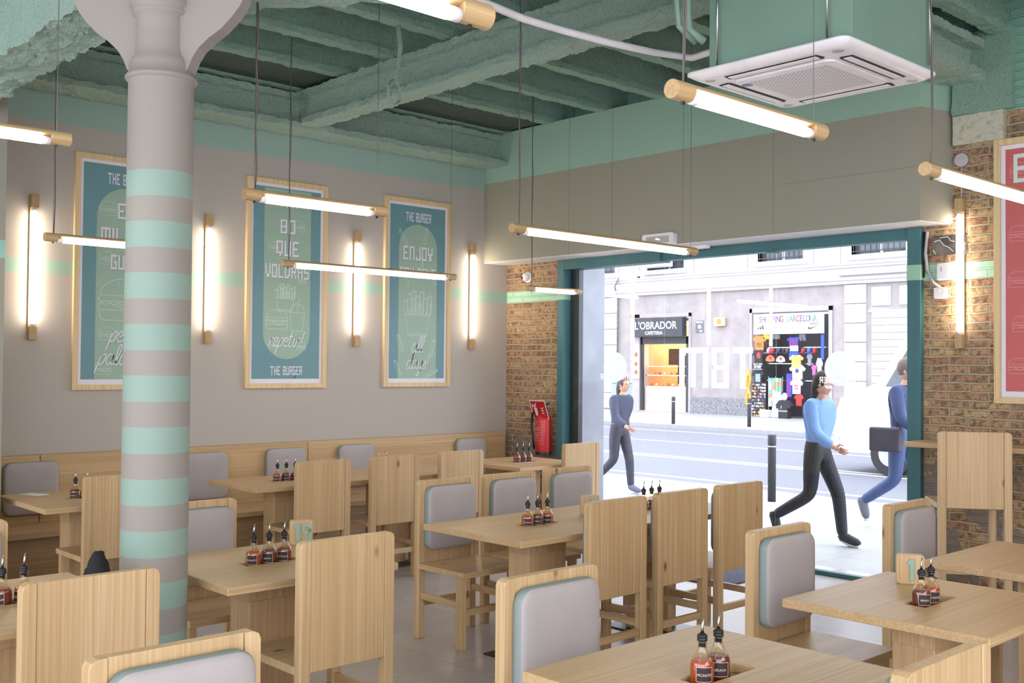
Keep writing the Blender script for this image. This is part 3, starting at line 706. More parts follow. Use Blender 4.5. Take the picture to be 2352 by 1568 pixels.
# ------------------------------------------------------------------ wall bench
bn = thing('wall_bench', 'long pine bench with high back running under the posters', 'bench', (4.85, 8.0, 0))
def B(name, x0, x1, y0, y1, z0, z1, mat, par=bn, bev=.003):
    o = MB().box(x0-4.85, x1-4.85, y0-8.0, y1-8.0, z0, z1).build(name, mat, par); bevel(o, bev); return o
for a, b in ((2.22, 2.78), (2.785, 5.08), (5.085, 7.46)): B('back_panel', a, b, 8.12, 8.196, 0, .952, 'wood_x')
for a, b in ((2.22, 4.10), (4.105, 7.44)): B('seat', a, b, 7.62, 8.119, .418, .455, 'wood_x')
B('plinth', 2.22, 7.44, 7.86, 7.90, 0, .417, 'wood_x')
for x in (2.9, 4.6, 6.2): B('support_panel', x, x+.03, 7.66, 7.859, 0, .417, 'wood_z')
for x, lab in ((2.71, 'grey bench cushion at the far left above the napkin table'), (4.09, 'grey bench cushion just right of the striped column'), (4.84, 'grey bench cushion behind the three sauce bottles on the bench table'),
               (5.58, 'grey bench cushion above a chair back, fourth along the bench'), (6.97, 'grey bench cushion nearest the brick corner')):
    t = thing('bench_cushion', lab, 'cushion', (x, 8.118, .715), PI, 'grey cushions on the bench back')
    s, f = cushion(.39, .385, .055, .001); s.build('edge_band', 'pad_side', t); f.build('padded_face', 'pad', t)

# ------------------------------------------------------------------ wall counter
t = thing('wall_counter', 'pine counter shelf on the brick wall behind the tall chair', 'counter', (7.35, 2.4, 0))
bevel(MB().box(-.21, .198, -3.0, 1.19, 1.095, 1.13).build('counter_top', 'wood_y', t), .003)
for y in (.85, -.6, -2.0): MB().prism([(.198, 1.094), (.198, .92), (.17, .92), (-.1, 1.06), (-.1, 1.094)], -.015, .015, (lambda u, v, n, y=y: (u, y+n, v))).build('bracket', 'white_plastic', t)

# ------------------------------------------------------------------ tube lamps
def tube_lamp(name, label, L, group):
    """dowel along local X from 0 to L with a tube set into its cut-away front/underside (-Y, -Z)"""
    t = thing(name, label, 'lamp', group=group); R = .0265; E = .118
    return t, R, E
def dowel(t, L, R, E, ax, cut):
    """ax: 'X' or 'Z'; full round ends, a cut-away back strip between them; cut: direction (unit vector in section plane) where the tube sits"""
    def sec(a): return (R*math.cos(a), R*math.sin(a))
    N = 28
    def place(p, s): return (s, p[0], p[1]) if ax == 'X' else (p[0], p[1], s)
    mb = MB()
    ca = math.atan2(cut[1], cut[0])
    for (s0, s1) in ((0, E), (L-E, L)):
        ring = [sec(2*PI*i/N) for i in range(N)]
        mb.prism(ring, s0, s1, lambda u, v, n: place((u, v), n))
    half = [sec(ca+PI*.5+PI*i/14) for i in range(15)]
    mb.prism(half, E, L-E, lambda u, v, n: place((u, v), n))
    o = mb.build('wooden_dowel', 'dowel_x' if ax == 'X' else 'dowel_z', t); bevel(o, .0015)
    off = (math.cos(ca)*.0165, math.sin(ca)*.0165); r = .0160
    def cyl(a, b, rr, nm, mat, par): 
        m = MB(); ring = [(off[0]+rr*math.cos(2*PI*i/20), off[1]+rr*math.sin(2*PI*i/20)) for i in range(20)]
        m.prism(ring, a, b, lambda u, v, n: place((u, v), n))
        for f_ in m.bm.faces: f_.smooth = len(f_.verts) == 4
        return m.build(nm, mat, par)
    cyl(E+.032, L-E-.032, r, 'light_tube', 'tube', t)
    cyl(E+.0005, E+.0315, r*.97, 'tube_cap', 'tube_cap', t); cyl(L-E-.0315, L-E-.0005, r*.97, 'tube_cap', 'tube_cap', t)
    return o
def pendant(x0, L, y, z, label, double=True, tops=(4.302, 4.302)):
    t = thing('pendant_tube_lamp', label, 'lamp', (x0, y, z), 0, 'wooden tube lamps hung from the ceiling')
    dowel(t, L, .0265, .075 if L < 1 else .085, 'X', (-.35, -1))
    for i, s in enumerate((.05, L-.05)):
        top = tops[i]-z
        MB().tube([(s, 0, -.034), (s, 0, -.02), (s, 0, .0), (s, 0, top)], .0016, 6).build('suspension_wire', 'wire', t)
        MB().box(s-.004, s+.004, -.004, .004, -.036, -.026).build('wire_stop', 'dark_steel', t)
    if double:
        top = tops[0]-z; P = [(.056+.003*math.sin(k*1.7), .004*math.cos(k*2.1), .026+(top-.026)*k/9) for k in range(10)]
        MB().tube(P, .0036, 6).build('power_cord', 'cord', t)
    return t
pendant(2.266, .76, 4.165, 2.388, 'short wooden tube lamp in front of the BO QUE poster', tops=(3.25, 4.302))
pendant(2.225, .76, 1.773, 2.395, 'short bright wooden tube lamp below the air conditioner')
pendant(6.745, .72, 7.05, 2.365, 'short wooden tube lamp farthest away, in front of the brick pier', tops=(4.302, 2.70))
pendant(3.997, 1.64, 6.766, 2.378, 'long wooden tube lamp crossing the wall lamp between two posters')
pendant(3.918, 1.64, 4.223, 2.40, 'long wooden tube lamp below the bulkhead, before the window')
pendant(3.742, 1.64, 1.80, 2.385, 'long wooden tube lamp running out of the right edge of the picture')
pendant(-.17, 1.64, 1.665, 2.385, 'wooden tube lamp cut by the top edge of the picture', double=False)
pendant(.74, .76, 4.12, 2.50, 'wooden tube lamp cut by the left edge of the picture', double=False)
pendant(2.262, .76, 6.60, 2.402, 'wooden tube lamp partly hidden behind the striped column')
# unseen tube lamps added behind and beside the camera to brighten the room
for (x, y) in ((-2.6, 1.7), (-2.4, 4.2), (-1.0, -.9), (1.3, -.9), (4.0, -.9), (5.9, -.2), (-2.6, 6.3), (-.6, 6.4), (-2.6, -2.3), (.2, -2.3), (3.0, -2.3)):
    pendant(x, 1.64, y, 2.39, 'added long tube lamp, unseen behind the camera, brightening the room', double=False)
def sconce(x, label):
    t = thing('wall_tube_lamp', label, 'lamp', (x, WY-.032, 1.806), 0, 'upright wooden tube lamps on the walls')
    mb = MB()
    L, E = 1.08, .098
    mb.box(-.028, .028, -.026, .0315, 0, E); mb.box(-.028, .028, -.026, .0315, L-E, L); mb.box(-.026, .026, .013, .0315, E, L-E)
    bevel(mb.build('wooden_backing', 'dowel_z', t), .003)
    def cyl(a, b, r, nm, mat): MB().lathe([(r, a), (r, b)], (0, -.010, 0), 18).build(nm, mat, t)
    cyl(E+.032, L-E-.032, .0215, 'light_tube', 'tube'); cyl(E+.0005, E+.0315, .017, 'tube_cap', 'tube_cap'); cyl(L-E-.0315, L-E-.0005, .017, 'tube_cap', 'tube_cap')
    return t
sconce(2.722, 'upright wall lamp at the far left of the poster wall')
sconce(4.128, 'upright wall lamp just right of the striped column')
sconce(5.62, 'upright wall lamp between the BO QUE and ENJOY posters')
sconce(7.04, 'upright wall lamp between the ENJOY poster and the brick pier')
s = sconce(0, 'upright wall lamp on the brick wall beside the red poster'); s.location = (WX-.032, 3.355, 1.795); s.rotation_euler = (0, 0, -PI/2)
for y in (1.2, -.6):
    s = sconce(0, 'upright wall lamp on the brick wall beyond the right edge'); s.location = (WX-.032, y, 1.795); s.rotation_euler = (0, 0, -PI/2)
t = thing('junction_disc', 'round grey wall box with a rod above the brick wall lamp', 'junction box', (WX, 3.348, 3.155))
MB().lathe([(.045, -.035), (.05, -.03), (.05, 0)], (0, 0, 0), 24, 'X').build('disc', 'grey_plastic', t)
MB().tube([(-.02, 0, -.04), (-.02, 0, -.27)], .006, 8).build('conduit_rod', 'grey_plastic', t)

# ------------------------------------------------------------------ posters
def burger(mb, cx_, cy, w, n, f, lw):
    h = w*.8; x0, x1 = cx_-w/2, cx_+w/2
    top = [(x0+w*.02, cy+h*.12)]+[(cx_+w*.48*math.cos(a), cy+h*.12+h*.40*math.sin(a)) for a in [PI-PI*i/16 for i in range(17)]]
    mb.ribbon(top, lw, n, f, True)
    mb.ribbon([(x0, cy+h*.10), (x0-w*.01, cy+h*.02), (x0+w*.03, cy-h*.02), (x1-w*.03, cy-h*.02), (x1+w*.01, cy+h*.02), (x1, cy+h*.1)], lw, n, f)
    wav = [(x0-w*.02+w*1.04*i/14, cy-h*.08+(h*.03 if i % 2 else -h*.03)) for i in range(15)]; mb.ribbon(wav, lw, n, f)
    mb.ribbon([(x0+w*.3, cy-h*.1), (x0+w*.62, cy-h*.26), (x0+w*.9, cy-h*.1)], lw, n, f)
    mb.ribbon([(x0, cy-h*.14), (x0, cy-h*.22), (x1, cy-h*.22), (x1, cy-h*.14)], lw, n, f)
    mb.ribbon([(x0+w*.01, cy-h*.24), (x0+w*.02, cy-h*.40), (x0+w*.1, cy-h*.46), (x1-w*.1, cy-h*.46), (x1-w*.02, cy-h*.40), (x1-w*.01, cy-h*.24)], lw, n, f)
    for i in range(7): a = cx_-w*.16+w*.32*(i % 4)/3+(.03*w if i > 3 else 0); b = cy+h*(.36 if i < 4 else .43); mb.ribbon([(a, b), (a+w*.02, b+h*.01)], lw*1.3, n, f)
def stick(mb, x, y, w, h, ang, n, f, lw):
    c, s_ = math.cos(ang), math.sin(ang); P = lambda a, b: (x+a*c-b*s_, y+a*s_+b*c)
    mb.ribbon([P(0, 0), P(w, 0), P(w, h), P(0, h)], lw, n, f, True); mb.ribbon([P(0, h), P(w*.35, h+w*.4), P(w*1.3, h+w*.4), P(w, h)], lw, n, f); mb.ribbon([P(w*1.3, h+w*.4), P(w*1.3, w*.3)], lw, n, f)
def fries(mb, cx_, y0, w, h, n, f, lw):
    b = h*.46
    mb.ribbon([(cx_-w*.5, y0+b), (cx_-w*.38, y0), (cx_+w*.38, y0), (cx_+w*.5, y0+b)], lw, n, f, True); mb.ribbon([(cx_-w*.38, y0+h*.015), (cx_, y0+h*.06), (cx_+w*.38, y0+h*.015)], lw, n, f)
    for i, (u, hh, a) in enumerate(((-.52, .28, .12), (-.38, .44, .06), (-.22, .50, 0), (-.28, .34, 0), (-.08, .40, 0), (.08, .50, -.03), (.0, .22, 0), (.22, .36, -.05), (.36, .42, -.1), (.38, .24, -.2))):
        stick(mb, cx_+u*w, y0+b, w*.12, hh*h, a, n, f, lw)
def poster(x0, label, kind):
    w, z0, h = .815, 1.428, 1.832
    t = thing('framed_poster', label, 'poster', (x0, WY, z0), 0, 'framed teal burger posters')
    f = lambda u, v, n: (u, -n, v)
    fw = .042; fr_ = MB()
    fr_.prism([(0, 0), (w, 0), (w-fw, fw), (fw, fw)], 0, .034, f); fr_.prism([(0, h), (fw, h-fw), (w-fw, h-fw), (w, h)], 0, .034, f)
    fr_.prism([(0, 0), (fw, fw), (fw, h-fw), (0, h)], 0, .034, f); fr_.prism([(w, 0), (w, h), (w-fw, h-fw), (w-fw, fw)], 0, .034, f)
    bevel(fr_.build('frame', 'frame_z', t), .002)
    pr = MB().prism([(fw, fw), (w-fw, fw), (w-fw, h-fw), (fw, h-fw)], 0, .014, f).build('print', 'print_margin', t)
    m = fw+.026; n = .0146
    MB().poly([(m, m+.014), (w-m, m+.014), (w-m, h-m), (m, h-m)], n, f).build('teal_ground', 'print_teal', pr)
    cxp = w*.503; pw = .235; px0, px1 = cxp-pw, cxp+pw
    arch_top = [(cxp+pw*math.cos(a), math.sin(a)) for a in [PI*i/24 for i in range(25)]]
    if kind == 2:
        yb = .255+pw; shape = [(px0, h-m-.01)]+[(cxp+pw*math.cos(a), yb+pw*math.sin(a)) for a in [PI+PI*i/24 for i in range(25)]]+[(px1, h-m-.01)]
    else:
        yt = h-.245-pw; shape = [(px0, m+.014), (px1, m+.014)]+[(cxp+pw*math.cos(a), yt+pw*math.sin(a)) for a in [PI*i/24 for i in range(25)]]
    MB().poly(shape, n+.0004, f).build('mint_panel', 'print_mint', pr)
    ln = MB(); L = MB(); S = MB(); G = MB(); n2 = n+.0012; lw = .0035
    def word(s_, y, hh, ww=None):
        block_text(S, s_, cxp+.006, y-.006, hh, n+.0008, f, ww); block_text(L, s_, cxp, y, hh, n2, f, ww)
    if kind == 3:
        block_text(L, 'THE BURGER', cxp, 1.612, .088, n2, f, .31); script(G, 'maker', cxp+.07, 1.575, .018, .003, n2, f)
        word('ENJOY', 1.235, .135, .36); word('FRY DAYS', 1.055, .105, .44)
        fries(ln, cxp, .50, .30, .44, n2-.0002, f, lw)
        for (x, y, a) in ((.26, 1.37, .6), (.47, 1.40, -.2), (.62, 1.0, .8), (.28, .98, .4), (.22, .34, .4), (.56, .30, -.25), (.20, .10, .5), (.50, .12, -1.2), (.44, 1.1, 0)): stick(ln, x, y, .024, .16, a, n2-.0004, f, lw*.8)
        script(L, 'all', cxp, .335, .085, .009, n2, f); script(S, 'all', cxp+.005, .33, .085, .009, n+.0008, f)
        script(L, 'days!', cxp, .175, .085, .009, n2, f); script(S, 'days!', cxp+.005, .17, .085, .009, n+.0008, f)
    elif kind == 2:
        word('TAN', 1.595, .10, .20); word('BO', 1.365, .125, .15); word('QUE', 1.165, .135, .23); word('VOLDRAS', .97, .12, .44)
        fries(ln, cxp-.02, .68, .18, .24, n2-.0002, f, lw*.9); burger(ln, cxp-.10, .60, .22, n2-.0002, f, lw)
        ln.ribbon([(cxp+.03, .67), (cxp+.05, .505), (cxp+.16, .505), (cxp+.18, .67)], lw, n2, f, True); ln.ribbon([(cxp+.04, .69)]+[(cxp+.105+.068*math.cos(a), .69+.06*math.sin(a)) for a in [PI-PI*i/10 for i in range(11)]], lw, n2, f); ln.ribbon([(cxp+.1, .67), (cxp+.13, .80)], lw, n2, f)
        for (x, y) in ((cxp+.07, .64), (cxp+.12, .60), (cxp+.08, .56), (cxp+.13, .54)): ln.ribbon([(x, y), (x+.004, y+.004)], .006, n2, f)
        script(L, 'repetir!', cxp-.01, .365, .08, .009, n2, f); script(S, 'repetir!', cxp-.005, .36, .08, .009, n+.0008, f)
        for (x, y, s_) in ((.27, 1.24, .11), (.52, 1.44, .12), (.26, 1.02, .12), (.56, .96, .09), (.28, .38, .09), (.56, .37, .09)): burger(ln, x, y, s_, n2-.0004, f, lw*.6)
        block_text(L, 'THE BURGER', cxp, .115, .078, n2, f, .32); script(G, 'maker', cxp+.09, .085, .018, .003, n2, f)
    else:
        block_text(L, 'THE BURGER', cxp, 1.612, .088, n2, f, .31); word('EL', 1.345, .125, .14); word('MILLOR', 1.145, .125, .40); word('GUST', .945, .115, .24)
        burger(ln, cxp, .70, .42, n2-.0002, f, lw)
        for (x, y, s_) in ((.27, 1.42, .14), (.26, 1.03, .13), (.27, .44, .13), (.24, .17, .13), (.56, 1.36, .13), (.58, 1.0, .12), (.56, .2, .13)): burger(ln, x, y, s_, n2-.0004, f, lw*.6)
        script(L, 'pel', cxp-.05, .375, .085, .009, n2, f); script(S, 'pel', cxp-.045, .37, .085, .009, n+.0008, f)
        script(L, 'paladar', cxp, .195, .085, .009, n2, f); script(S, 'paladar', cxp+.005, .19, .085, .009, n+.0008, f)
    S.build('letter_shadow', 'print_shadow', pr); L.build('lettering', 'print_margin', pr); ln.build('line_drawing', 'print_line', pr); G.build('small_script', 'print_gold', pr)
poster(3.022, 'framed teal poster with a large burger, half hidden by the striped column', 1)
poster(4.480, 'framed teal poster reading BO QUE VOLDRAS repetir!', 2)
poster(5.938, 'framed teal poster reading ENJOY FRY DAYS with a carton of fries', 3)
# red poster on the brick wall
t = thing('framed_poster', 'framed coral red poster with burger outlines on the brick wall', 'poster', (WX, 3.115, 1.41), 0)
f = lambda u, v, n: (-n, -u, v); w, h, fw = 1.2, 1.85, .045
fr_ = MB(); fr_.prism([(0, 0), (w, 0), (w-fw, fw), (fw, fw)], 0, .036, f); fr_.prism([(0, h), (fw, h-fw), (w-fw, h-fw), (w, h)], 0, .036, f)
fr_.prism([(0, 0), (fw, fw), (fw, h-fw), (0, h)], 0, .036, f); fr_.prism([(w, 0), (w, h), (w-fw, h-fw), (w-fw, fw)], 0, .036, f); bevel(fr_.build('frame', 'frame_z', t), .002)
pr = MB().prism([(fw, fw), (w-fw, fw), (w-fw, h-fw), (fw, h-fw)], 0, .014, f).build('print', 'print_margin', t)
MB().poly([(.075, .085), (w-.075, .085), (w-.075, h-.075), (.075, h-.075)], .0146, f).build('coral_ground', 'print_red', pr)
ln = MB()
for (x, y, s_) in ((.17, 1.62, .13), (.17, 1.18, .14), (.16, .86, .14), (.19, .55, .14), (.16, .26, .14), (.38, 1.4, .14), (.4, .9, .14), (.42, .4, .14), (.62, 1.2, .14), (.65, .6, .14)): burger(ln, x, y, s_, .0154, f, .0035)
ln.build('line_drawing', 'print_line_red', pr); L = MB(); block_text(L, 'BURGER', .52, 1.535, .20, .016, f, .78); L.build('lettering', 'print_line', pr)

# ------------------------------------------------------------------ air conditioner
t = thing('ceiling_air_conditioner', 'white ceiling cassette air conditioner in a mint green metal housing', 'air conditioner', (5.02, 3.05, 3.2))
hs = MB().box(-.405, .43, -.47, .37, .035, .62); bevel(hs.build('housing', 'duct', t), .003)
pn = MB()
def ring_rr(z, s_, r): return [pn.bm.verts.new((x, y, z)) for x, y in rrect(.965*s_, .965*s_, r, 6)]
A_ = ring_rr(.034, 1.0, .05); B_ = ring_rr(.020, 1.0, .05); C_ = ring_rr(.0, .93, .05); D_ = ring_rr(-.006, .90, .05)
for P, Q in ((A_, B_), (B_, C_), (C_, D_)):
    for k in range(len(P)): pn.bm.faces.new((P[k], P[(k+1) % len(P)], Q[(k+1) % len(P)], Q[k])).smooth = True
pn.bm.faces.new(A_[::-1]); pn.bm.faces.new(D_); po = pn.build('panel', 'white_plastic', t)
for k in range(4):
    a = k*PI/2; R_ = Matrix.Rotation(a, 4, 'Z')
    m = MB().prism([(-.27, .325), (.27, .325), (.285, .34), (.275, .40), (-.275, .40), (-.285, .34)], -.0085, -.0062, F_up(0, 0, 0)); bmesh.ops.transform(m.bm, matrix=R_, verts=m.bm.verts); so = m.build('air_slot', 'slot', t)
    m = MB().box(-.262, .262, .345, .385, -.0130, -.0088); bmesh.ops.transform(m.bm, matrix=R_, verts=m.bm.verts); m.build('louvre', 'white_plastic', so)
gr = MB().prism(rrect(.60, .60, .05, 5), -.016, -.0065, F_up(0, 0, 0)).build('grille_panel', 'white_plastic', t)
tg = NT('perforated_grille'); tg.set(.5)
ch_ = tg.n('ShaderNodeTexBrick'); tg.l(tg.coord(), ch_.inputs['Vector']); ch_.inputs['Scale'].default_value = 1; ch_.inputs['Brick Width'].default_value = .026; ch_.inputs['Row Height'].default_value = .013; ch_.inputs['Mortar Size'].default_value = .0038; ch_.inputs['Mortar Smooth'].default_value = 0
ch_.inputs['Color1'].default_value = srgb(66, 62, 64); ch_.inputs['Color2'].default_value = srgb(76, 72, 72); ch_.inputs['Mortar'].default_value = srgb(232, 226, 230); tg.base(ch_.outputs[0])
MB().box(-.24, .24, -.24, .24, -.0172, -.0162).build('grille', tg.m, gr)
MB().lathe([(.03, -.0175), (.032, -.0163)], (-.20, .265, 0), 20).build('round_badge', flat('badge_blue', (92, 104, 150), .4), gr)
for (x, y) in ((.41, -.41), (-.41, -.41), (.41, .41), (-.41, .41)): MB().lathe([(.028, -.0082), (.03, -.0062)], (x*.93, y*.93, 0), 18).build('corner_cover', 'grey_plastic', t)
for (x, y) in ((-.43, .30), (-.43, -.35), (.36, -.49), (.30, .40)): MB().tube([(x, y, .05), (x, y, .78)], .006, 8).build('hanger_rod', 'steel', t)
mb = MB().box(-.45, -.41, -.30, -.24, .42, .46); mb.build('hanger_clamp', 'steel', t)
# pipes
o = MB().tube([(3.30, 4.09, 3.57), (3.601, 4.149, 3.56), (3.942, 4.176, 3.55), (4.275, 4.167, 3.55), (4.609, 4.134, 3.55), (4.938, 4.076, 3.55), (5.2, 3.98, 3.55), (5.02, 3.60, 3.50), (4.75, 3.46, 3.42)], .021, 12).build('condensate_pipe', 'white_plastic')
o['label'] = 'pale sagging pipe running under the ceiling to the air conditioner'; o['category'] = 'pipe'
for dx, lab in ((0, 'mint painted vertical pipe left of the air conditioner housing'), (.09, 'thinner mint painted vertical pipe beside the air conditioner housing')):
    o = MB().tube([(4.52-dx, 3.50, 4.0), (4.52-dx, 3.50, 3.6), (4.53-dx, 3.49, 3.46), (4.60-dx*.3, 3.44+dx*.5, 3.40)], .022-dx*.08, 12).build('refrigerant_pipe', 'duct'); o['label'] = lab; o['category'] = 'pipe'
o = MB().tube([(1.80, 4.75, 3.6), (1.76, 4.75, 3.30), (1.80, 4.72, 3.18), (1.95, 4.5, 3.10), (2.0, 4.35, 3.09)], .022, 12).build('curved_conduit', 'duct'); o['label'] = 'mint painted bent conduit beside the column head'; o['category'] = 'pipe'
# cable loop
lp = [(4.358, 5.871, 3.99), (4.38, 5.871, 3.85), (4.36, 5.871, 3.72), (4.33, 5.871, 3.61)]
for i in range(13):
    a = PI/2-2*PI*i/12; lp.append((4.328+.05*math.cos(a), 5.871, 3.52+.085*math.sin(a)))
o = MB().tube(lp, [.018, .018, .016, .012]+[.012]*13, 8).build('cable_loop', 'foam_light'); o['label'] = 'foam covered cable hanging from a joist and ending in a loop'; o['category'] = 'cable'

# ------------------------------------------------------------------ small wall things
t = thing('fire_extinguisher', 'red fire extinguisher hanging on the brick pier in the corner', 'fire extinguisher', (7.44, 7.525, .76))
MB().lathe([(.070, 0), (.078, .012), (.079, .03), (.079, .33), (.075, .365), (.055, .395), (.03, .41), (.022, .42), (.022, .44)], seg=28).build('cylinder', 'red', t)
MB().lathe([(.080, -.005), (.080, .025), (.0795, .027)], seg=28, caps=False).build('foot_ring', 'black', t)
hd = MB().box(-.02, .02, -.02, .02, .44, .475); hd.tube([(0, .02, .47), (-.02, -.10, .515)], .008, 6); hd.tube([(0, .02, .455), (-.02, -.085, .462)], .007, 6); hd.build('valve_head', 'black', t)
MB().tube([(-.01, .02, .455), (-.03, .07, .46), (-.05, .11, .40), (-.055, .115, .28), (-.05, .10, .15), (-.045, .085, .05)], .011, 10).build('hose', 'black', t)
fc = lambda u, v, n: (-(.0796+n)*math.cos(u/.08), -(.0796+n)*math.sin(u/.08), v)
lb = MB()
def fr_l(u, w_, y, h_): 
    for i in range(4): lb.poly([(u+w_*i/4, y), (u+w_*(i+1)/4, y), (u+w_*(i+1)/4, y+h_), (u+w_*i/4, y+h_)], .0005, fc)
for y in (.27, .262, .25, .243, .236, .215, .21, .165, .16, .14): fr_l(-.045, .05+.012*((y*1000) % 3), y, .003)
for u in (-.04, -.015): fr_l(u, .018, .18, .02)
for u, w_ in ((.02, .03), (.02, .03)): fr_l(u, w_, .255, .012)
for k in range(6): fr_l(.02, .024, .12+.02*k, .002)
for (a, b) in ((-.05, .012), (.016, .055)): fr_l(a, .0012, .1, .2); fr_l(b, .0012, .1, .2); fr_l(a, b-a, .1, .0012); fr_l(a, b-a, .3, .0012)
font_text(lb, 'POLVO', -.02, .315, .03, .0005, fc); lb.build('printed_label', 'print_line_red', t)
# extinguisher sign leaning out from the wall
P0, P1, P2, P3 = Vector((7.50, 7.689, 1.035)), Vector((7.50, 7.475, 1.03)), Vector((7.30, 7.376, 1.300)), Vector((7.30, 7.593, 1.299))
def F_sign(u, v, n):
    nrm = (P1-P0).cross(P3-P0).normalized(); p = P0.lerp(P1, u).lerp(P3.lerp(P2, u), v); return tuple(p+nrm*n)
if ((P1-P0).cross(P3-P0)).x > 0: sg = -1
else: sg = 1
FS = lambda u, v, n: F_sign(u, v, sg*n)
t = thing('safety_sign', 'red and white extinguisher sign leaning out over the fire extinguisher', 'sign', (0, 0, 0))
so = MB().prism([(0, 0), (1, 0), (1, 1), (0, 1)], -.002, 0, FS).build('plate', 'white', t)
m = MB(); m.poly([(.04, .33), (.96, .33), (.96, .97), (.04, .97)], .001, FS); m.poly([(.04, .03), (.96, .03), (.96, .30), (.04, .30)], .001, FS); m.build('red_field', 'red', so)
m = MB(); font_text(m, 'EXTINTOR', .5, .1, .19, .002, FS, .01, .95)
m.poly([(.2, .40), (.38, .40), (.38, .72), (.2, .72)], .002, FS); m.poly([(.22, .74), (.36, .74), (.34, .82), (.24, .82)], .002, FS); m.ribbon([(.24, .8), (.14, .84), (.12, .7)], .04, .002, FS); m.ribbon([(.3, .82), (.42, .9)], .035, .002, FS)
for k in range(4): m.poly([(.55+.02*k, .42+.1*k), (.72, .40+.09*k), (.86, .50+.09*k), (.72, .45+.09*k)], .002, FS)
m.build('pictogram', 'white', so)
t = thing('dome_camera', 'small white dome camera high on the brick pier', 'security camera', (WX, 7.87, 2.555))
MB().lathe([(.05, -.02), (.055, -.015), (.055, 0)], seg=24, axis='X').build('mount', 'white_plastic', t); MB().ell((-.045, .0, 0), (.042, .042, .042), 20, 12).build('housing', 'white_plastic', t); MB().ell((-.078, .012, -.006), (.014, .018, .018), 14, 8).build('lens', 'black', t)
t = thing('emergency_light', 'white emergency light with a green lamp on the bulkhead above the window', 'emergency light', (7.22, 5.857, 2.70))
f = lambda u, v, n: (-n, -u, v); MB().prism(rrect(.35, .105, .02, 4, -.175, 0), 0, .05, f).build('case', 'white_plastic', t); MB().prism(rrect(.25, .06, .01, 3, -.125, .02), .0505, .056, f).build('diffuser', 'grey_plastic', t)
MB().poly([(-.02, .055), (.03, .045), (.03, .052), (-.01, .065)], .057, f).build('green_indicator', 'green_led', t)
t = thing('track_light', 'slim white fixture under the bulkhead beside the window head', 'fixture', (7.40, 5.62, 2.66)); MB().prism([(-.03, -.13), (.03, -.13), (.03, .13), (-.03, .13)], .01, .037, F_up(0, 0, 0)).build('case', 'white_plastic', t)
t = thing('junction_box', 'square junction box wrapped in torn plastic above the alarm box', 'junction box', (WX, 3.462, 2.545))
MB().box(-.055, 0, -.10, .09, -.07, .075, .006).build('case', 'foil', t); m = MB(); m.box(-.03, -.001, -.135, -.1, -.075, .08); m.rough(.008, 30, .02); m.build('torn_wrap', 'white_plastic', t)
m = MB(); fz = lambda u, v, n: (-.0555-n, -u, v)
for P in ([(-.07, .03), (-.03, .04), (.0, -.0), (.04, -.02), (.07, -.05)], [(-.03, .055), (.03, .06), (.05, .03), (.08, .02)], [(-.08, -.03), (-.06, -.06)]): m.ribbon(P, .006, .001, fz)
m.build('torn_edge', 'white', t)
t = thing('burglar_alarm', 'white alarm panel on the mint band beside the window frame', 'alarm', (WX, 3.475, 2.355)); MB().box(-.045, 0, -.055, .05, -.062, .062, .012, 3).build('case', 'white_plastic', t); MB().box(-.046, -.045, .01, .014, .0, .035).build('red_mark', 'red', t)
t = thing('door_control_box', 'small white control box with a red light below the alarm panel', 'control box', (WX, 3.50, 2.20)); MB().box(-.04, 0, -.05, .05, -.04, .042, .01, 3).build('case', 'white_plastic', t); MB().box(-.0412, -.04, -.004, .004, .01, .018).build('red_light', 'red_led', t)
o = MB().tube([(7.53, 3.60, 2.66), (7.52, 3.61, 2.5), (7.52, 3.60, 2.38), (7.52, 3.55, 2.28), (7.53, 3.50, 2.235)], .012, 8).build('cable_bundle', 'grey_plastic'); o['label'] = 'grey cable curving down beside the window frame to the control box'; o['category'] = 'cable'
o = MB().tube([(7.535, 3.63, 2.66), (7.525, 3.625, 2.5), (7.53, 3.63, 2.32)], .007, 8).build('black_cable', 'black'); o['label'] = 'thin black cable hanging beside the teal window frame'; o['category'] = 'cable'
t = thing('door_mat', 'dark grey ribbed mat on the floor behind the last chair', 'mat', (7.05, 4.93, 0)); MB().box(-.50, .48, -.22, .30, .0005, .012, .004).build('pile', 'mat', t)

# ------------------------------------------------------------------ the street
M['pave'] = tiles('pavement_tiles', (160, 158, 158), .6, .55, .4, (140, 138, 138), .12, .008)
M['asphalt'] = flat('asphalt', (112, 112, 120), .8, 0, .3, .08, 40)
M['kerb'] = flat('granite_kerb', (150, 148, 152), .7); M['roadpaint'] = flat('road_paint', (225, 225, 228), .7)
M['stone'] = tiles('pink_grey_stone_panels', (206, 192, 192), 1.15, .6, .4, (140, 130, 130), .08, .012)
M['plaster'] = flat('white_facade_stone', (206, 200, 200), .8, 0, .3, .05, 1.2); M['granite'] = flat('rough_granite', (132, 130, 134), .85, 0, .3, .3, 14)
M['concrete'] = flat('grey_polished_concrete', (150, 150, 160), .45, 0, .4, .14, 2.2)
M['iron'] = flat('dark_iron', (52, 54, 58), .6); M['window_dark'] = flat('dim_window_glass', (84, 88, 96), .15, 0, .6, .4, 1.5)
M['awning'] = flat('charcoal_sign', (44, 46, 56), .5); M['sign_white'] = flat('sign_white', (236, 234, 230), .5)
def smat(name, rgb, r=.7): 
    k = 'c_'+name
    if k not in M: M[k] = flat(k, rgb, r)
    return k
struct(MB().box(7.9, 12.0, -12, 34, -.12, 0), 'ground_pavement_near', 'pave')
struct(MB().box(12.0, 23.6, -14, 46, -.30, -.10), 'ground_road', 'asphalt')
struct(MB().box(23.75, 36, -14, 46, -.12, 0), 'ground_pavement_far', 'pave')
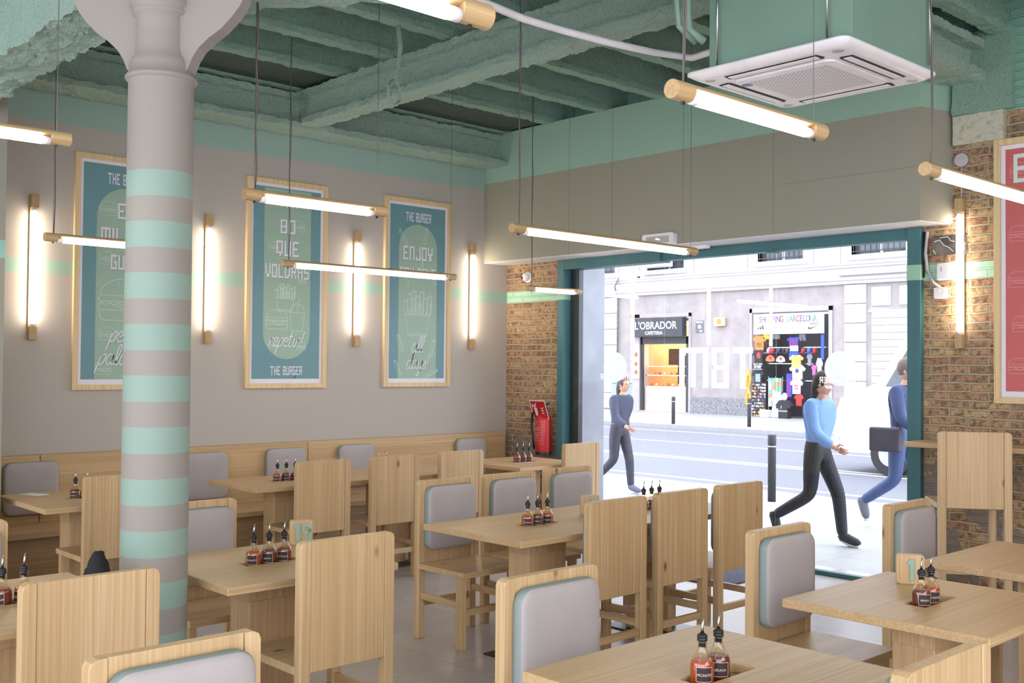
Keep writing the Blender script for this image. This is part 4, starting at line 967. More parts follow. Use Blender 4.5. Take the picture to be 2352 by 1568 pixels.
struct(MB().box(12.0, 12.15, -12, 34, -.15, .0), 'ground_kerb', 'kerb'); struct(MB().box(23.6, 23.75, -14, 46, -.15, .0), 'ground_kerb', 'kerb')
rp = MB()
for x in (13.3, 16.0, 16.3, 19.4, 22.6): rp.box(x-.06, x+.06, -14, 46, -.1, -.097)
for k in range(4): rp.box(12.4+.0*k, 12.9, 7.6+.55*k, 7.9+.55*k, -.1, -.097)
o = rp.build('ground_road_markings', 'roadpaint'); o['kind'] = 'structure'
# thick reveal of our own front, outside the glass
struct(MB().box(7.67, 8.22, 7.42, 9.4, 0, 4.4), 'wall_front_outer_pillar', 'concrete')
struct(MB().box(7.67, 8.22, 1.0, 3.62, 0, 4.4), 'wall_front_outer_pillar_right', 'concrete')
# building across the street
FX = 30.0
ff = lambda u, v, n: (FX-n, u, v)           # u is world Y here
bd = thing('street_building', 'pale stone building across the street with shops and a deep cornice', 'building', (FX, 20, 0))
def bb(name, mat, boxes, par=bd, rel=True):
    m = MB()
    for (d0, d1, y0, y1, z0, z1) in boxes: m.box(d0, d1, y0-20, y1-20, z0, z1)
    return m.build(name, mat, par)
bb('stone_wall', 'stone', [(0, .5, 25.30, 40, 0, 4.25), (0, .5, 20.40, 23.05, 0, 4.25), (0, .5, 2, 17.55, 0, 4.25), (0, .5, 23.05, 25.30, 3.42, 4.25), (0, .5, 17.55, 20.40, 3.44, 4.25)])
bb('door_surround', flat('grey_trim', (160, 152, 156), .7), [(-.04, 0, 25.30, 25.75, 0, 3.55), (-.04, 0, 22.95, 23.05, 0, 3.55), (-.04, 0, 22.95, 25.75, 3.42, 3.56), (-.04, 0, 20.40, 20.5, 0, 3.6), (-.04, 0, 17.42, 17.55, 0, 3.6), (-.04, 0, 17.42, 20.5, 3.46, 3.62)])
bb('granite_base', 'granite', [(-.06, 0, 20.5, 22.95, 0, .58), (-.06, 0, 25.75, 26.3, 0, .5)])
bb('cornice', 'plaster', [(-.12, .5, 2, 40, 4.25, 4.36), (-.24, .5, 2, 40, 4.36, 4.45), (-.18, .5, 2, 40, 4.45, 4.74), (-.30, .5, 2, 40, 4.74, 4.82), (-.40, .5, 2, 40, 4.82, 4.88), (-.42, -.18, 2, 17.1, 4.5, 4.62)])
wins = [(26.5, 29.0), (23.25, 24.95), (18.45, 20.2), (14.98, 16.78), (10.6, 12.3)]
wl = []; yy = 2
for a, b in sorted(wins): wl.append((.0, .5, yy, a, 4.88, 9.5)); wl.append((.0, .5, a, b, 4.88, 5.16)); wl.append((0, .5, a, b, 7.4, 9.5)); yy = b
wl.append((0, .5, yy, 40, 4.88, 9.5)); bb('upper_wall', 'plaster', wl)
gl = []
for z in (5.55,): gl.append((-.012, 0, 2, 40, z, z+.02)) if False else None
for y in (26.35, 25.35, 22.85, 20.6, 18.1, 17.15, 14.8): gl.append((-.010, .0, y, y+.02, 4.9, 9.4))
bb('wall_joint', 'granite', gl+[(-.010, 0, 2, 40, 4.90, 4.92)])
for a, b in wins:
    w_ = bb('window', 'plaster', [(-.07, .25, a-.14, a, 5.02, 7.5), (-.07, .25, b, b+.14, 5.02, 7.5), (-.12, .25, a-.2, b+.2, 4.98, 5.14)])
    bb('window_glazing', 'window_dark', [(.22, .26, a, b, 5.14, 7.4)], w_)
    bb('window_mullion', 'white_plastic', [(.18, .22, (a+b)/2-.04, (a+b)/2+.04, 5.14, 7.4), (.18, .22, a, b, 6.1, 6.16)], w_)
    bb('railing', 'iron', [(.02, .04, a+.05+i*(b-a-.1)/9-.01, a+.05+i*(b-a-.1)/9+.01, 5.2, 6.1) for i in range(10)]+[(.01, .05, a, b, 5.24, 5.27), (.01, .05, a, b, 5.8, 5.83)], w_)
pil = []
for k in range(7): pil.append((-.05, 0, 26.40, 34, .05+.6*k, .62+.6*k)); pil.append((-.05, 0, 16.28, 17.0, .05+.6*k, .62+.6*k))
bb('rusticated_pilaster', 'plaster', pil)
sh = [(-.04, 0, 10, 16.2, 3.35, 3.42)]
for k in range(6): sh += [(-.03, 0, 16.1-.9*k-.62, 16.1-.9*k, 3.55, 4.12)]
bb('panel_moulding', 'plaster', sh); bb('roller_shutter', flat('pale_shutter', (196, 194, 202), .6), [(-.02, 0, 10, 16.1, .1+.22*k, .30+.22*k) for k in range(15)])
o = thing('air_conditioner_unit', 'white outdoor air conditioner in the upper window left of the glass joint', 'air conditioner', (FX-.3, 24.35, 5.22))
MB().box(-.25, .25, -.60, .55, 0, .62, .02).build('case', 'white_plastic', o); m = MB(); [m.box(-.262, -.25, -.02, .5, .12+.035*k, .14+.035*k) for k in range(12)]; m.build('fan_grille', 'grey_plastic', o)
o = thing('wall_floodlight', 'small white floodlight above the cafe sign on the cornice', 'floodlight', (FX-.5, 25.0, 4.86)); MB().box(-.12, .12, -.12, .12, .05, .22, .02).build('lamp_head', 'white_plastic', o); MB().box(-.02, .1, -.02, .02, 0, .06).build('bracket', 'iron', o)
o = MB().tube([(FX-.08, 26.35, .2), (FX-.08, 26.35, 4.2), (FX-.3, 26.30, 4.6), (FX-.45, 26.0, 4.9)], .03, 6).build('downpipe', 'granite'); o['label'] = 'thin grey downpipe on the facade left of the cafe'; o['category'] = 'pipe'
o = thing('alarm_box', 'cream alarm box on the stone wall between the two shops', 'alarm', (FX-.02, 21.67, 3.04)); MB().box(-.16, 0, -.2, .2, 0, .30, .02).build('case', smat('cream', (214, 196, 160)), o); MB().prism(circ(.03, .16, .1, 20), 0, .004, lambda u, v, n: (-.161-n, -u, v)).build('round_mark', smat('orange', (214, 132, 60)), o)
o = thing('wall_plaque', 'small grey parking plaque on the stone wall right of the cafe', 'sign', (FX-.005, 22.58, 2.84)); MB().box(-.02, 0, -.16, .16, 0, .42).build('plate', smat('slate', (96, 100, 112)), o)
m = MB(); fq = lambda u, v, n: (-.0205-n, -u, v); font_text(m, 'FERCA', 0, .33, .10, .001, fq, .01); m.poly(circ(0, .2, .07), .001, fq); m.poly([(.0, .02), (.12, .02), (.12, .07), (0, .07)], .001, fq); m.build('lettering', 'sign_white', o)

# cafe
o = thing('cafe_sign', "charcoal shop sign reading L'OBRADOR CAFETERIA above the cafe door", 'sign', (FX-.28, 24.33, 2.72))
MB().box(0, .26, -1.19, 1.19, 0, .67, .01).build('sign_box', 'awning', o)
m = MB(); fs = lambda u, v, n: (-.001-n, -u, v); font_text(m, "L'OBRADOR", -.03, .27, .38, .002, fs, .012, .93); font_text(m, 'CAFETERIA', -.1, .07, .17, .002, fs, .012, .98); m.build('lettering', 'sign_white', o)
o = thing('menu_banner', 'narrow white menu banner with food pictures left of the cafe door', 'sign', (FX-.05, 25.43, 1.17)); MB().box(-.02, 0, -.14, .14, 0, 1.28).build('panel', 'sign_white', o)
m = MB()
for k, z in enumerate((.15, .45, .8)): m.poly(circ(0, z+.1, .09, 12), .001, lambda u, v, n: (-.021-n, -u, v))
m.build('food_picture', smat('food', (190, 96, 70)), o)
MB().box(.5, 3.2, -1.2, 1.2, 3.3, 3.4).box(3.1, 3.2, -1.2, 1.2, 0, 3.4).box(.5, 3.2, 1.1, 1.2, 0, 3.4).box(.5, 3.2, -1.2, -1.1, 0, 3.4).box(.0, 3.2, -1.2, 1.2, -.05, .02).build('cafe_interior', smat('cafe_wall', (206, 168, 128)), bd); cf = bd.children[-1] if False else [c for c in COL.objects if c.name == 'cafe_interior'][0]; cf.location = (0, 4.2, 0)
MB().box(.02, .12, 1.0, 1.1, 0, 2.7).box(.02, .12, -1.15, -1.0, 0, 2.7).box(.02, .12, -1.1, 1.1, 2.45, 2.72).build('door_frame', 'iron', cf)
MB().box(.15, .6, -.98, .98, .02, .92).build('counter', smat('counter_pink', (196, 170, 168)), cf)
MB().box(.16, .60, -.95, .97, 1.30, 1.33).box(.16, .60, -.95, .97, 1.63, 1.65).build('display_shelf', 'steel', cf)
m = MB(); m.box(.9, 3.1, -1.0, 1.0, 3.2, 3.25); m.build('ceiling_lamp', emit('cafe_light', (1, .72, .45), 6), cf)
m = MB(); m.box(1.0, 1.6, -.75, .15, .95, 2.05, .03); m.box(1.3, 1.35, .3, .8, 1.7, 2.3); m.build('coffee_machine', smat('brown_machine', (84, 62, 52)), cf)
m = MB(); m.box(2.9, 3.05, -.9, .9, 1.9, 2.3); m.build('wall_picture', smat('cafe_orange', (210, 130, 70)), cf)
for i in range(14):
    y = 24.2+.85-.13*i; z = (.93, 1.34)[i % 2]
    b = MB().ell((0, 0, .045), (.07, .055, .045), 10, 6).build('pastry', smat(('pastry_a', 'pastry_b', 'pastry_c')[i % 3], ((176, 112, 60), (206, 150, 86), (222, 196, 160))[i % 3])); b.location = (FX+.36, y, z+.001)
    b['label'] = 'small pastry on the glass counter of the cafe'; b['category'] = 'pastry'; b['group'] = 'pastries in the cafe counter'
o = thing('litter_bin', 'pale blue litter box on a post across the street', 'litter bin', (24.4, 21.3, 0)); MB().box(-.2, .2, -.26, .26, .62, 1.12, .03).box(-.22, .22, -.28, .28, 1.12, 1.16, .01).build('box', smat('bin_blue', (150, 168, 186)), o); MB().tube([(0, 0, 0), (0, 0, .62)], .04).build('post', 'iron', o); MB().box(-.205, -.2, -.22, -.05, .8, 1.08).build('notice', smat('notice', (214, 206, 150)), o)

# souvenir shop
o = thing('shop_sign', 'white shop sign with colourful letters SHOPPING BARCELONA', 'sign', (FX-.12, 19.0, 2.735)); MB().box(0, .12, -1.28, 1.28, 0, .67).build('sign_box', 'sign_white', o)
pal = ((204, 62, 80), (60, 130, 190), (220, 130, 160), (60, 150, 110), (150, 90, 170), (210, 70, 60), (70, 90, 170))
tot = 'SHOPPING BARCELONA'; W_ = {c: .125 for c in tot}; W_['I'] = .06; W_[' '] = .10; x = -sum(W_[c] for c in tot)/2
ff2 = lambda u, v, n: (-.001-n, -u, v)
for i, c in enumerate(tot):
    if c != ' ':
        m = MB(); font_text(m, c, x+W_[c]/2, .39, .29, .002, ff2, .022, .74); m.build('letter', smat('sg%d' % (i % 7), pal[i % 7]), o)
    x += W_[c]
m = MB(); font_text(m, '100% Productes Oficials', 0, .285, .115, .002, ff2, .002); font_text(m, 'ESTAMPEM NOM & NUMERO   SAMARRETES & REGALS', .05, .18, .055, .002, ff2, .002); font_text(m, 'We print Name & Number    T-shirts & Gifts BCN', .05, .10, .06, .002, ff2, .002)
font_text(m, 'NIKE', .98, .26, .15, .002, ff2, .012, .9, shear=.25)
m.poly([(.76, .17), (.80, .13), (.88, .14), (1.20, .265), (.92, .19), (.82, .185), (.80, .22), (.77, .20)], .002, ff2)
for k in range(3): m.poly([(-1.12+.09*k, .16), (-1.05+.09*k, .16), (-1.09+.09*k+.0*k, .21+.045*k), (-1.15+.09*k, .185+.045*k)], .002, ff2)
font_text(m, 'adidas', -1.02, .06, .11, .002, ff2, .002); m.build('lettering', smat('dark_ink', (66, 66, 74)), o)
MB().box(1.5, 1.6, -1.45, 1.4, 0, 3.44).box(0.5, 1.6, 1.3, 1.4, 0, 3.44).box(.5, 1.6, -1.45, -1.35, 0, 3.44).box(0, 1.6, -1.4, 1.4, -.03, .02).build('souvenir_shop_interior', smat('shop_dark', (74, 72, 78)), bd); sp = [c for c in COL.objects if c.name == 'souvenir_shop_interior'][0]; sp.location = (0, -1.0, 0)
MB().box(.1, .13, -1.42, 1.38, 2.28, 2.31).box(.1, .13, -1.42, 1.38, 1.75, 1.78).box(.1, .13, -1.42, 1.38, 1.2, 1.23).build('hanging_rail', 'steel', sp)
UY = lambda u: 21.187-.003107*u
VZ = lambda v: 4.016-.002784*v
def item(name, u0, u1, v0, v1, color, label, cat, group, shape='tee', x=FX-.02, th=.05, deco=None, stripes=None):
    y = (UY(u0)+UY(u1))/2; w_ = abs(UY(u0)-UY(u1)); z = VZ(v1); h_ = VZ(v0)-VZ(v1)
    t = thing(name, label, cat, (x, y, z), 0, group); f = lambda u, v, n: (-n, -u, v)
    if shape == 'tee': pts = [(-.30*w_, 0), (.30*w_, 0), (.31*w_, .62*h_), (.42*w_, .55*h_), (.50*w_, .74*h_), (.24*w_, h_), (.10*w_, .97*h_), (0, .93*h_), (-.10*w_, .97*h_), (-.24*w_, h_), (-.50*w_, .74*h_), (-.42*w_, .55*h_), (-.31*w_, .62*h_)]
    elif shape == 'shorts': pts = [(-.5*w_, 0), (-.06*w_, 0), (0, .5*h_), (.06*w_, 0), (.5*w_, 0), (.4*w_, h_), (-.4*w_, h_)]
    elif shape == 'dress': pts = [(-.5*w_, 0), (.5*w_, 0), (.3*w_, .55*h_), (.46*w_, .75*h_), (.2*w_, h_), (-.2*w_, h_), (-.46*w_, .75*h_), (-.3*w_, .55*h_)]
    elif shape == 'fan': pts = [(-.1*w_, 0), (.1*w_, 0)]+[(.5*w_*math.cos(a), .15*h_+.85*h_*math.sin(a)) for a in [PI*i/14 for i in range(15)]]
    else: pts = [(-.5*w_, 0), (.5*w_, 0), (.5*w_, h_), (-.5*w_, h_)]
    m = MB().prism(pts, 0, th, f); bevel(m.build('cloth' if shape in ('tee', 'shorts', 'dress') else 'body', smat(*color), t), .012)
    if deco: m = MB(); deco(m, w_, h_, lambda u, v, n: f(u, v, n+th+.001)); m.build('print', smat(*deco_col[deco.__name__]), t)
    if stripes: m = MB(); [m.poly([(a*w_, .04*h_), ((a+.08)*w_, .04*h_), ((a+.08)*w_, .8*h_), (a*w_, .8*h_)], th+.001, f) for a in (-.25, -.04, .17)]; m.build('stripes', smat(*stripes), t)
    return t
def d_fig(m, w, h, f):
    m.poly([(-.14*w, .62*h), (.16*w, .60*h), (.12*w, .70*h), (-.1*w, .72*h)], 0, f)
def d_dance(m, w, h, f):
    for k in range(4): m.poly([(-.16*w+.1*w*k, .2*h), (-.12*w+.1*w*k, .2*h), (-.11*w+.1*w*k, .5*h), (-.17*w+.1*w*k, .5*h)], 0, f)
def d_google(m, w, h, f):
    font_text(m, "I DON'T NEED", 0, .70*h, .12*w, 0, f, .01); font_text(m, 'Google', 0, .48*h, .22*w, 0, f, .01); font_text(m, 'MY WIFE', 0, .32*h, .14*w, 0, f, .01); font_text(m, 'KNOWS EVERYTHING', 0, .18*h, .08*w, 0, f, .01)
def d_photo(m, w, h, f): m.poly([(-.2*w, .1*h), (.2*w, .1*h), (.2*w, .7*h), (-.2*w, .7*h)], 0, f)
def d_love(m, w, h, f):
    font_text(m, 'I', -.1*w, .58*h, .22*w, 0, f, .03); font_text(m, 'BARCELONA', 0, .42*h, .1*w, 0, f, .01)
def d_round(m, w, h, f): m.poly(circ(0, .58*h, .12*w, 18), 0, f); font_text(m, 'BARCELONA', 0, .25*h, .1*w, 0, f)
def d_cross(m, w, h, f):
    for a in (-.12, .04):
        for b in (.3, .48): m.poly([(a*w, b*h), ((a+.1)*w, b*h), ((a+.1)*w, (b+.14)*h), (a*w, (b+.14)*h)], 0, f)
def d_red(m, w, h, f): m.poly(circ(.02*w, .55*h, .16*w, 16, .24*h), 0, f)
deco_col = {'d_fig': ('w1', (230, 230, 230)), 'd_dance': ('k1', (60, 50, 50)), 'd_google': ('w1', (230, 230, 230)), 'd_photo': ('b1', (130, 150, 180)), 'd_love': ('w1', (230, 230, 230)), 'd_round': ('n1', (60, 70, 110)), 'd_cross': ('m1', (190, 60, 110)), 'd_red': ('r1', (190, 60, 60))}
G1 = 'souvenir shirts at the shop front'
item('souvenir_shirt', 265, 435, 470, 650, ('shirt_orange', (222, 120, 60)), 'orange T-shirt with dark figures, topmost at the left of the souvenir shop', 'shirt', G1, deco=d_dance)
item('souvenir_shirt', 262, 420, 640, 800, ('shirt_black', (38, 36, 42)), 'black T-shirt with a red print below the orange one', 'shirt', G1, deco=d_red)
item('souvenir_shirt', 262, 415, 785, 905, ('shirt_black', (38, 36, 42)), 'black T-shirt with white slogan lettering, middle of the black shirts', 'shirt', G1, x=FX-.05, deco=d_google)
item('souvenir_shirt', 262, 415, 885, 1045, ('shirt_black', (38, 36, 42)), 'black T-shirt with a grey photo print, lowest of the black shirts', 'shirt', G1, x=FX-.03, deco=d_photo)
item('football_shirt', 685, 855, 498, 610, ('shirt_blue', (40, 60, 160)), 'blue football shirt with red stripes hanging in the shop', 'shirt', G1, stripes=('garnet', (170, 30, 60)))
item('football_shorts', 712, 832, 640, 732, ('shorts_blue', (50, 80, 200)), 'bright blue shorts below the football shirt', 'shorts', None, 'shorts')
item('price_card', 735, 832, 600, 662, ('card', (236, 236, 232)), 'white price card between football shirt and shorts', 'card', None, 'card', x=FX-.09, th=.01)
item('souvenir_shirt', 718, 892, 705, 852, ('shirt_apricot', (236, 168, 96)), 'apricot T-shirt hanging below the blue shorts', 'shirt', G1, x=FX-.04)
item('souvenir_shirt', 718, 910, 820, 990, ('shirt_white', (226, 224, 232)), 'white T-shirt with a round blue print, in the middle of the shop front', 'shirt', G1, deco=d_round)
item('souvenir_shirt', 728, 880, 985, 1160, ('shirt_white', (226, 224, 232)), 'white T-shirt with a pink patch print below the round print shirt', 'shirt', G1, deco=d_cross)
item('football_scarf', 680, 745, 925, 1200, ('scarf_blue', (60, 60, 170)), 'blue and red football scarf hanging beside the white shirts', 'scarf', None, 'card', th=.02, stripes=('garnet', (170, 30, 60)))
item('summer_dress', 515, 668, 1140, 1440, ('dress_white', (220, 220, 234)), 'long white dress hanging low in the souvenir shop', 'dress', None, 'dress', x=FX-.12)
item('souvenir_shirt', 645, 830, 1230, 1460, ('shirt_black', (38, 36, 42)), 'black T-shirt reading I love Barcelona on the white mannequin', 'shirt', G1, x=FX-.30, th=.22, deco=d_love)
o = thing('mannequin_head', 'pale mannequin head above the black love shirt', 'mannequin', (FX-.42, UY(738), VZ(1235))); MB().ell((0, 0, .12), (.10, .09, .13), 16, 10).build('head', smat('mannequin', (230, 206, 196)), o)
item('souvenir_shirt', 925, 990, 690, 830, ('shirt_grey', (130, 126, 136)), 'grey T-shirt hanging at the right of the shop front', 'shirt', G1); item('souvenir_shirt', 980, 1040, 820, 940, ('shirt_pink', (200, 90, 150)), 'pink T-shirt hanging at the right of the shop front', 'shirt', G1)
item('souvenir_shirt', 1035, 1105, 740, 960, ('shirt_white', (226, 224, 232)), 'narrow white T-shirt at the right edge of the shop front', 'shirt', G1); item('beach_towel', 1085, 1120, 470, 760, ('towel_blue', (50, 80, 200)), 'blue towel hanging at the right jamb of the shop', 'towel', None, 'card', th=.03)
item('souvenir_shirt', 770, 880, 1160, 1300, ('shirt_red', (190, 56, 56)), 'red T-shirt behind the mannequin head', 'shirt', G1, x=FX+.02)
item('tote_bag', 830, 915, 455, 545, ('tote', (90, 90, 96)), 'grey tote bag hanging at the top of the shop', 'bag', 'bags hanging in the shop', 'shorts'); item('tote_bag', 485, 605, 460, 520, ('tote', (90, 90, 96)), 'dark shoulder bag hanging at the top left of the shop', 'bag', 'bags hanging in the shop', 'card')
item('yellow_panel', 400, 470, 460, 520, ('yel', (206, 160, 40)), 'yellow panel at the top left of the shop opening', 'panel', None, 'card')
item('folding_fan', 425, 540, 705, 790, ('fan_brown', (180, 110, 60)), 'brown patterned folding fan on display', 'fan', 'folding fans on display', 'fan', th=.02, deco=d_red); item('folding_fan', 555, 665, 715, 795, ('fan_white', (210, 206, 210)), 'white folding fan with red border on display', 'fan', 'folding fans on display', 'fan', th=.02, deco=d_red)
for i, (u, c, nm) in enumerate(((465, (214, 150, 160), 'pink'), (512, (190, 50, 66), 'red'), (590, (60, 62, 84), 'navy'), (650, (44, 44, 48), 'black'), (694, (80, 72, 70), 'brown'), (884, (180, 44, 54), 'crimson'), (950, (60, 100, 190), 'blue'), (1014, (160, 40, 50), 'dark red'))):
    t = thing('baseball_cap', nm+' baseball cap in the row of caps at the souvenir shop', 'cap', (FX-.05, UY(u), VZ(695)), 0, 'baseball caps in a row')
    m = MB(); m.ell((0, 0, .10), (.09, .058, .10), 14, 8); m.build('crown', smat('cap%d' % i, c), t); MB().box(-.18, -.06, -.052, .052, .02, .04, .008).build('brim', smat('cap%d' % i, c), t)
bs = thing('magnet_board', 'black board crowded with small souvenir magnets at the left of the shop', 'board', (FX-.04, UY(352), VZ(1450))); MB().box(-.03, 0, -.27, .27, 0, 1.14).build('panel', 'black', bs)
random.seed(3)
mp = {}
for r in range(11):
    for c in range(7):
        k = random.randrange(6); cc = ((226, 226, 222), (200, 60, 60), (120, 150, 200), (214, 160, 70), (60, 60, 70), (190, 200, 210))[k]
        if k not in mp:
            mp[k] = MB().box(-.015, 0, -.028, .028, -.03, .03, .004).build('souvenir_magnet', smat('mag%d' % k, cc)); q = mp[k]
        else: q = mp[k].copy(); COL.objects.link(q)
        q.location = (FX-.0705, UY(352)+.235-.0775*c+random.uniform(-.008, .008), VZ(1450)+.06+.102*r+random.uniform(-.01, .01)); q.rotation_euler = (random.uniform(-.2, .2), 0, 0)
        q['label'] = 'small souvenir magnet on the black board'; q['category'] = 'magnet'; q['group'] = 'souvenir magnets on the board'
mp = {}
for r in range(7):
    for c in range(4):
        k = random.randrange(5); cc = ((110, 160, 210), (226, 226, 230), (220, 130, 80), (120, 170, 120), (230, 220, 180))[k]
        if k not in mp: mp[k] = MB().box(-.01, 0, -.055, .055, -.06, .06).build('postcard', smat('pc%d' % k, cc)); q = mp[k]
        else: q = mp[k].copy(); COL.objects.link(q)
        q.location = (FX-.03, UY(545)+.19-.127*c, VZ(1000)-.135*r)
        q['label'] = 'picture postcard in the rack of the souvenir shop'; q['category'] = 'postcard'; q['group'] = 'postcards in the rack'
o = thing('postcard_rack', 'wire rack holding rows of postcards in the souvenir shop', 'rack', (FX-.02, UY(545), 0)); m = MB(); [m.box(0, .02, a-.005, a+.005, 0, VZ(960)) for a in (-.27, 0, .27)]; [m.box(-.02, .02, -.27, .27, VZ(1000)-.135*r-.068, VZ(1000)-.135*r-.062) for r in range(7)]; m.build('wire_frame', 'steel', o)
o = thing('goods_basket', 'pink and white basket standing on the shop floor', 'basket', (FX-.2, UY(465), 0)); MB().box(-.12, .12, -.17, .17, .001, .24, .02).build('basket_body', smat('basket', (220, 200, 214)), o); MB().box(-.125, -.12, -.11, .11, .08, .18).build('price_tag', 'sign_white', o)
for k, (v0, v1, lab) in enumerate(((880, 1120, 'upper'), (1110, 1310, 'lower'))):
    t = thing('striped_flag', '%s yellow and red striped flag hanging beside the souvenir shop' % lab, 'flag', (FX-.12, UY(228), VZ(v1)), 0, 'striped flags beside the shop'); h_ = VZ(v0)-VZ(v1)
    f = lambda u, v, n: (-n, -u, v)
    MB().prism([(-.08, 0), (.06, .05), (.12, h_*.55), (.04, h_), (0, h_), (-.12, h_*.4)], 0, .03, f).build('cloth', smat('flag_yellow', (226, 170, 60)), t)
    m = MB(); [m.poly([(-.07+.05*j, .06), (-.05+.05*j, .06), (.0+.03*j, h_*.7), (-.02+.03*j, h_*.7)], .031, f) for j in range(3)]; m.build('red_stripes', smat('flag_red', (200, 50, 50)), t)

# bollards
def bollard(x, y, h, label):
    t = thing('street_bollard', label, 'bollard', (x, y, 0), 0, 'dark street bollards')
    MB().lathe([(.05, 0), (.05, h*.80), (.05, h*.805)], seg=20).build('post', 'iron', t); MB().lathe([(.0515, h*.81), (.0515, h*.835)], seg=20).build('reflective_ring', 'grey_plastic', t); MB().lathe([(.05, h*.84), (.052, h*.85), (.052, h*.99), (.045, h)], seg=20).build('cap', 'iron', t)
bollard(11.2, 7.33, .82, 'near dark bollard on the pavement just outside the glass'); bollard(23.95, 18.95, .78, 'far dark bollard in front of the cafe'); bollard(24.6, 16.83, .78, 'far dark bollard left of the souvenir shop')

# white van passing on the road
vn = thing('delivery_van', 'white delivery van on the road at the right side of the window', 'van', (17.1, 6.2, -.1))
f = lambda u, v, n: (n, u, v)
MB().prism([(-2.9, .35), (3.05, .35), (3.15, .8), (3.0, 1.25), (2.35, 1.5), (1.75, 2.45), (1.5, 2.58), (-2.8, 2.60), (-2.95, 2.4)], -1.0, 1.0, f).build('body', smat('van_white', (236, 236, 240), .3), vn)
for s in (-1, 1):
    MB().prism([(1.1, 1.45), (2.2, 1.45), (1.7, 2.25), (1.1, 2.25)], s*1.001, s*1.008, f).build('side_window', 'window_dark', vn)
    for y in (2.1, -1.9): w_ = MB().lathe([(.34, -.11), (.36, -.08), (.36, .08), (.34, .11)], (s*.93, y, .36), 24, 'X').build('wheel', 'black', vn); MB().lathe([(.2, -.12), (.2, .12)], (s*.93, y, .36), 18, 'X').build('hub_cap', 'grey_plastic', w_)
MB().box(-1.02, 1.02, 3.02, 3.17, .36, .6).box(-1.02, 1.02, -2.98, -2.88, .36, .6).build('bumper', 'grey_plastic', vn)

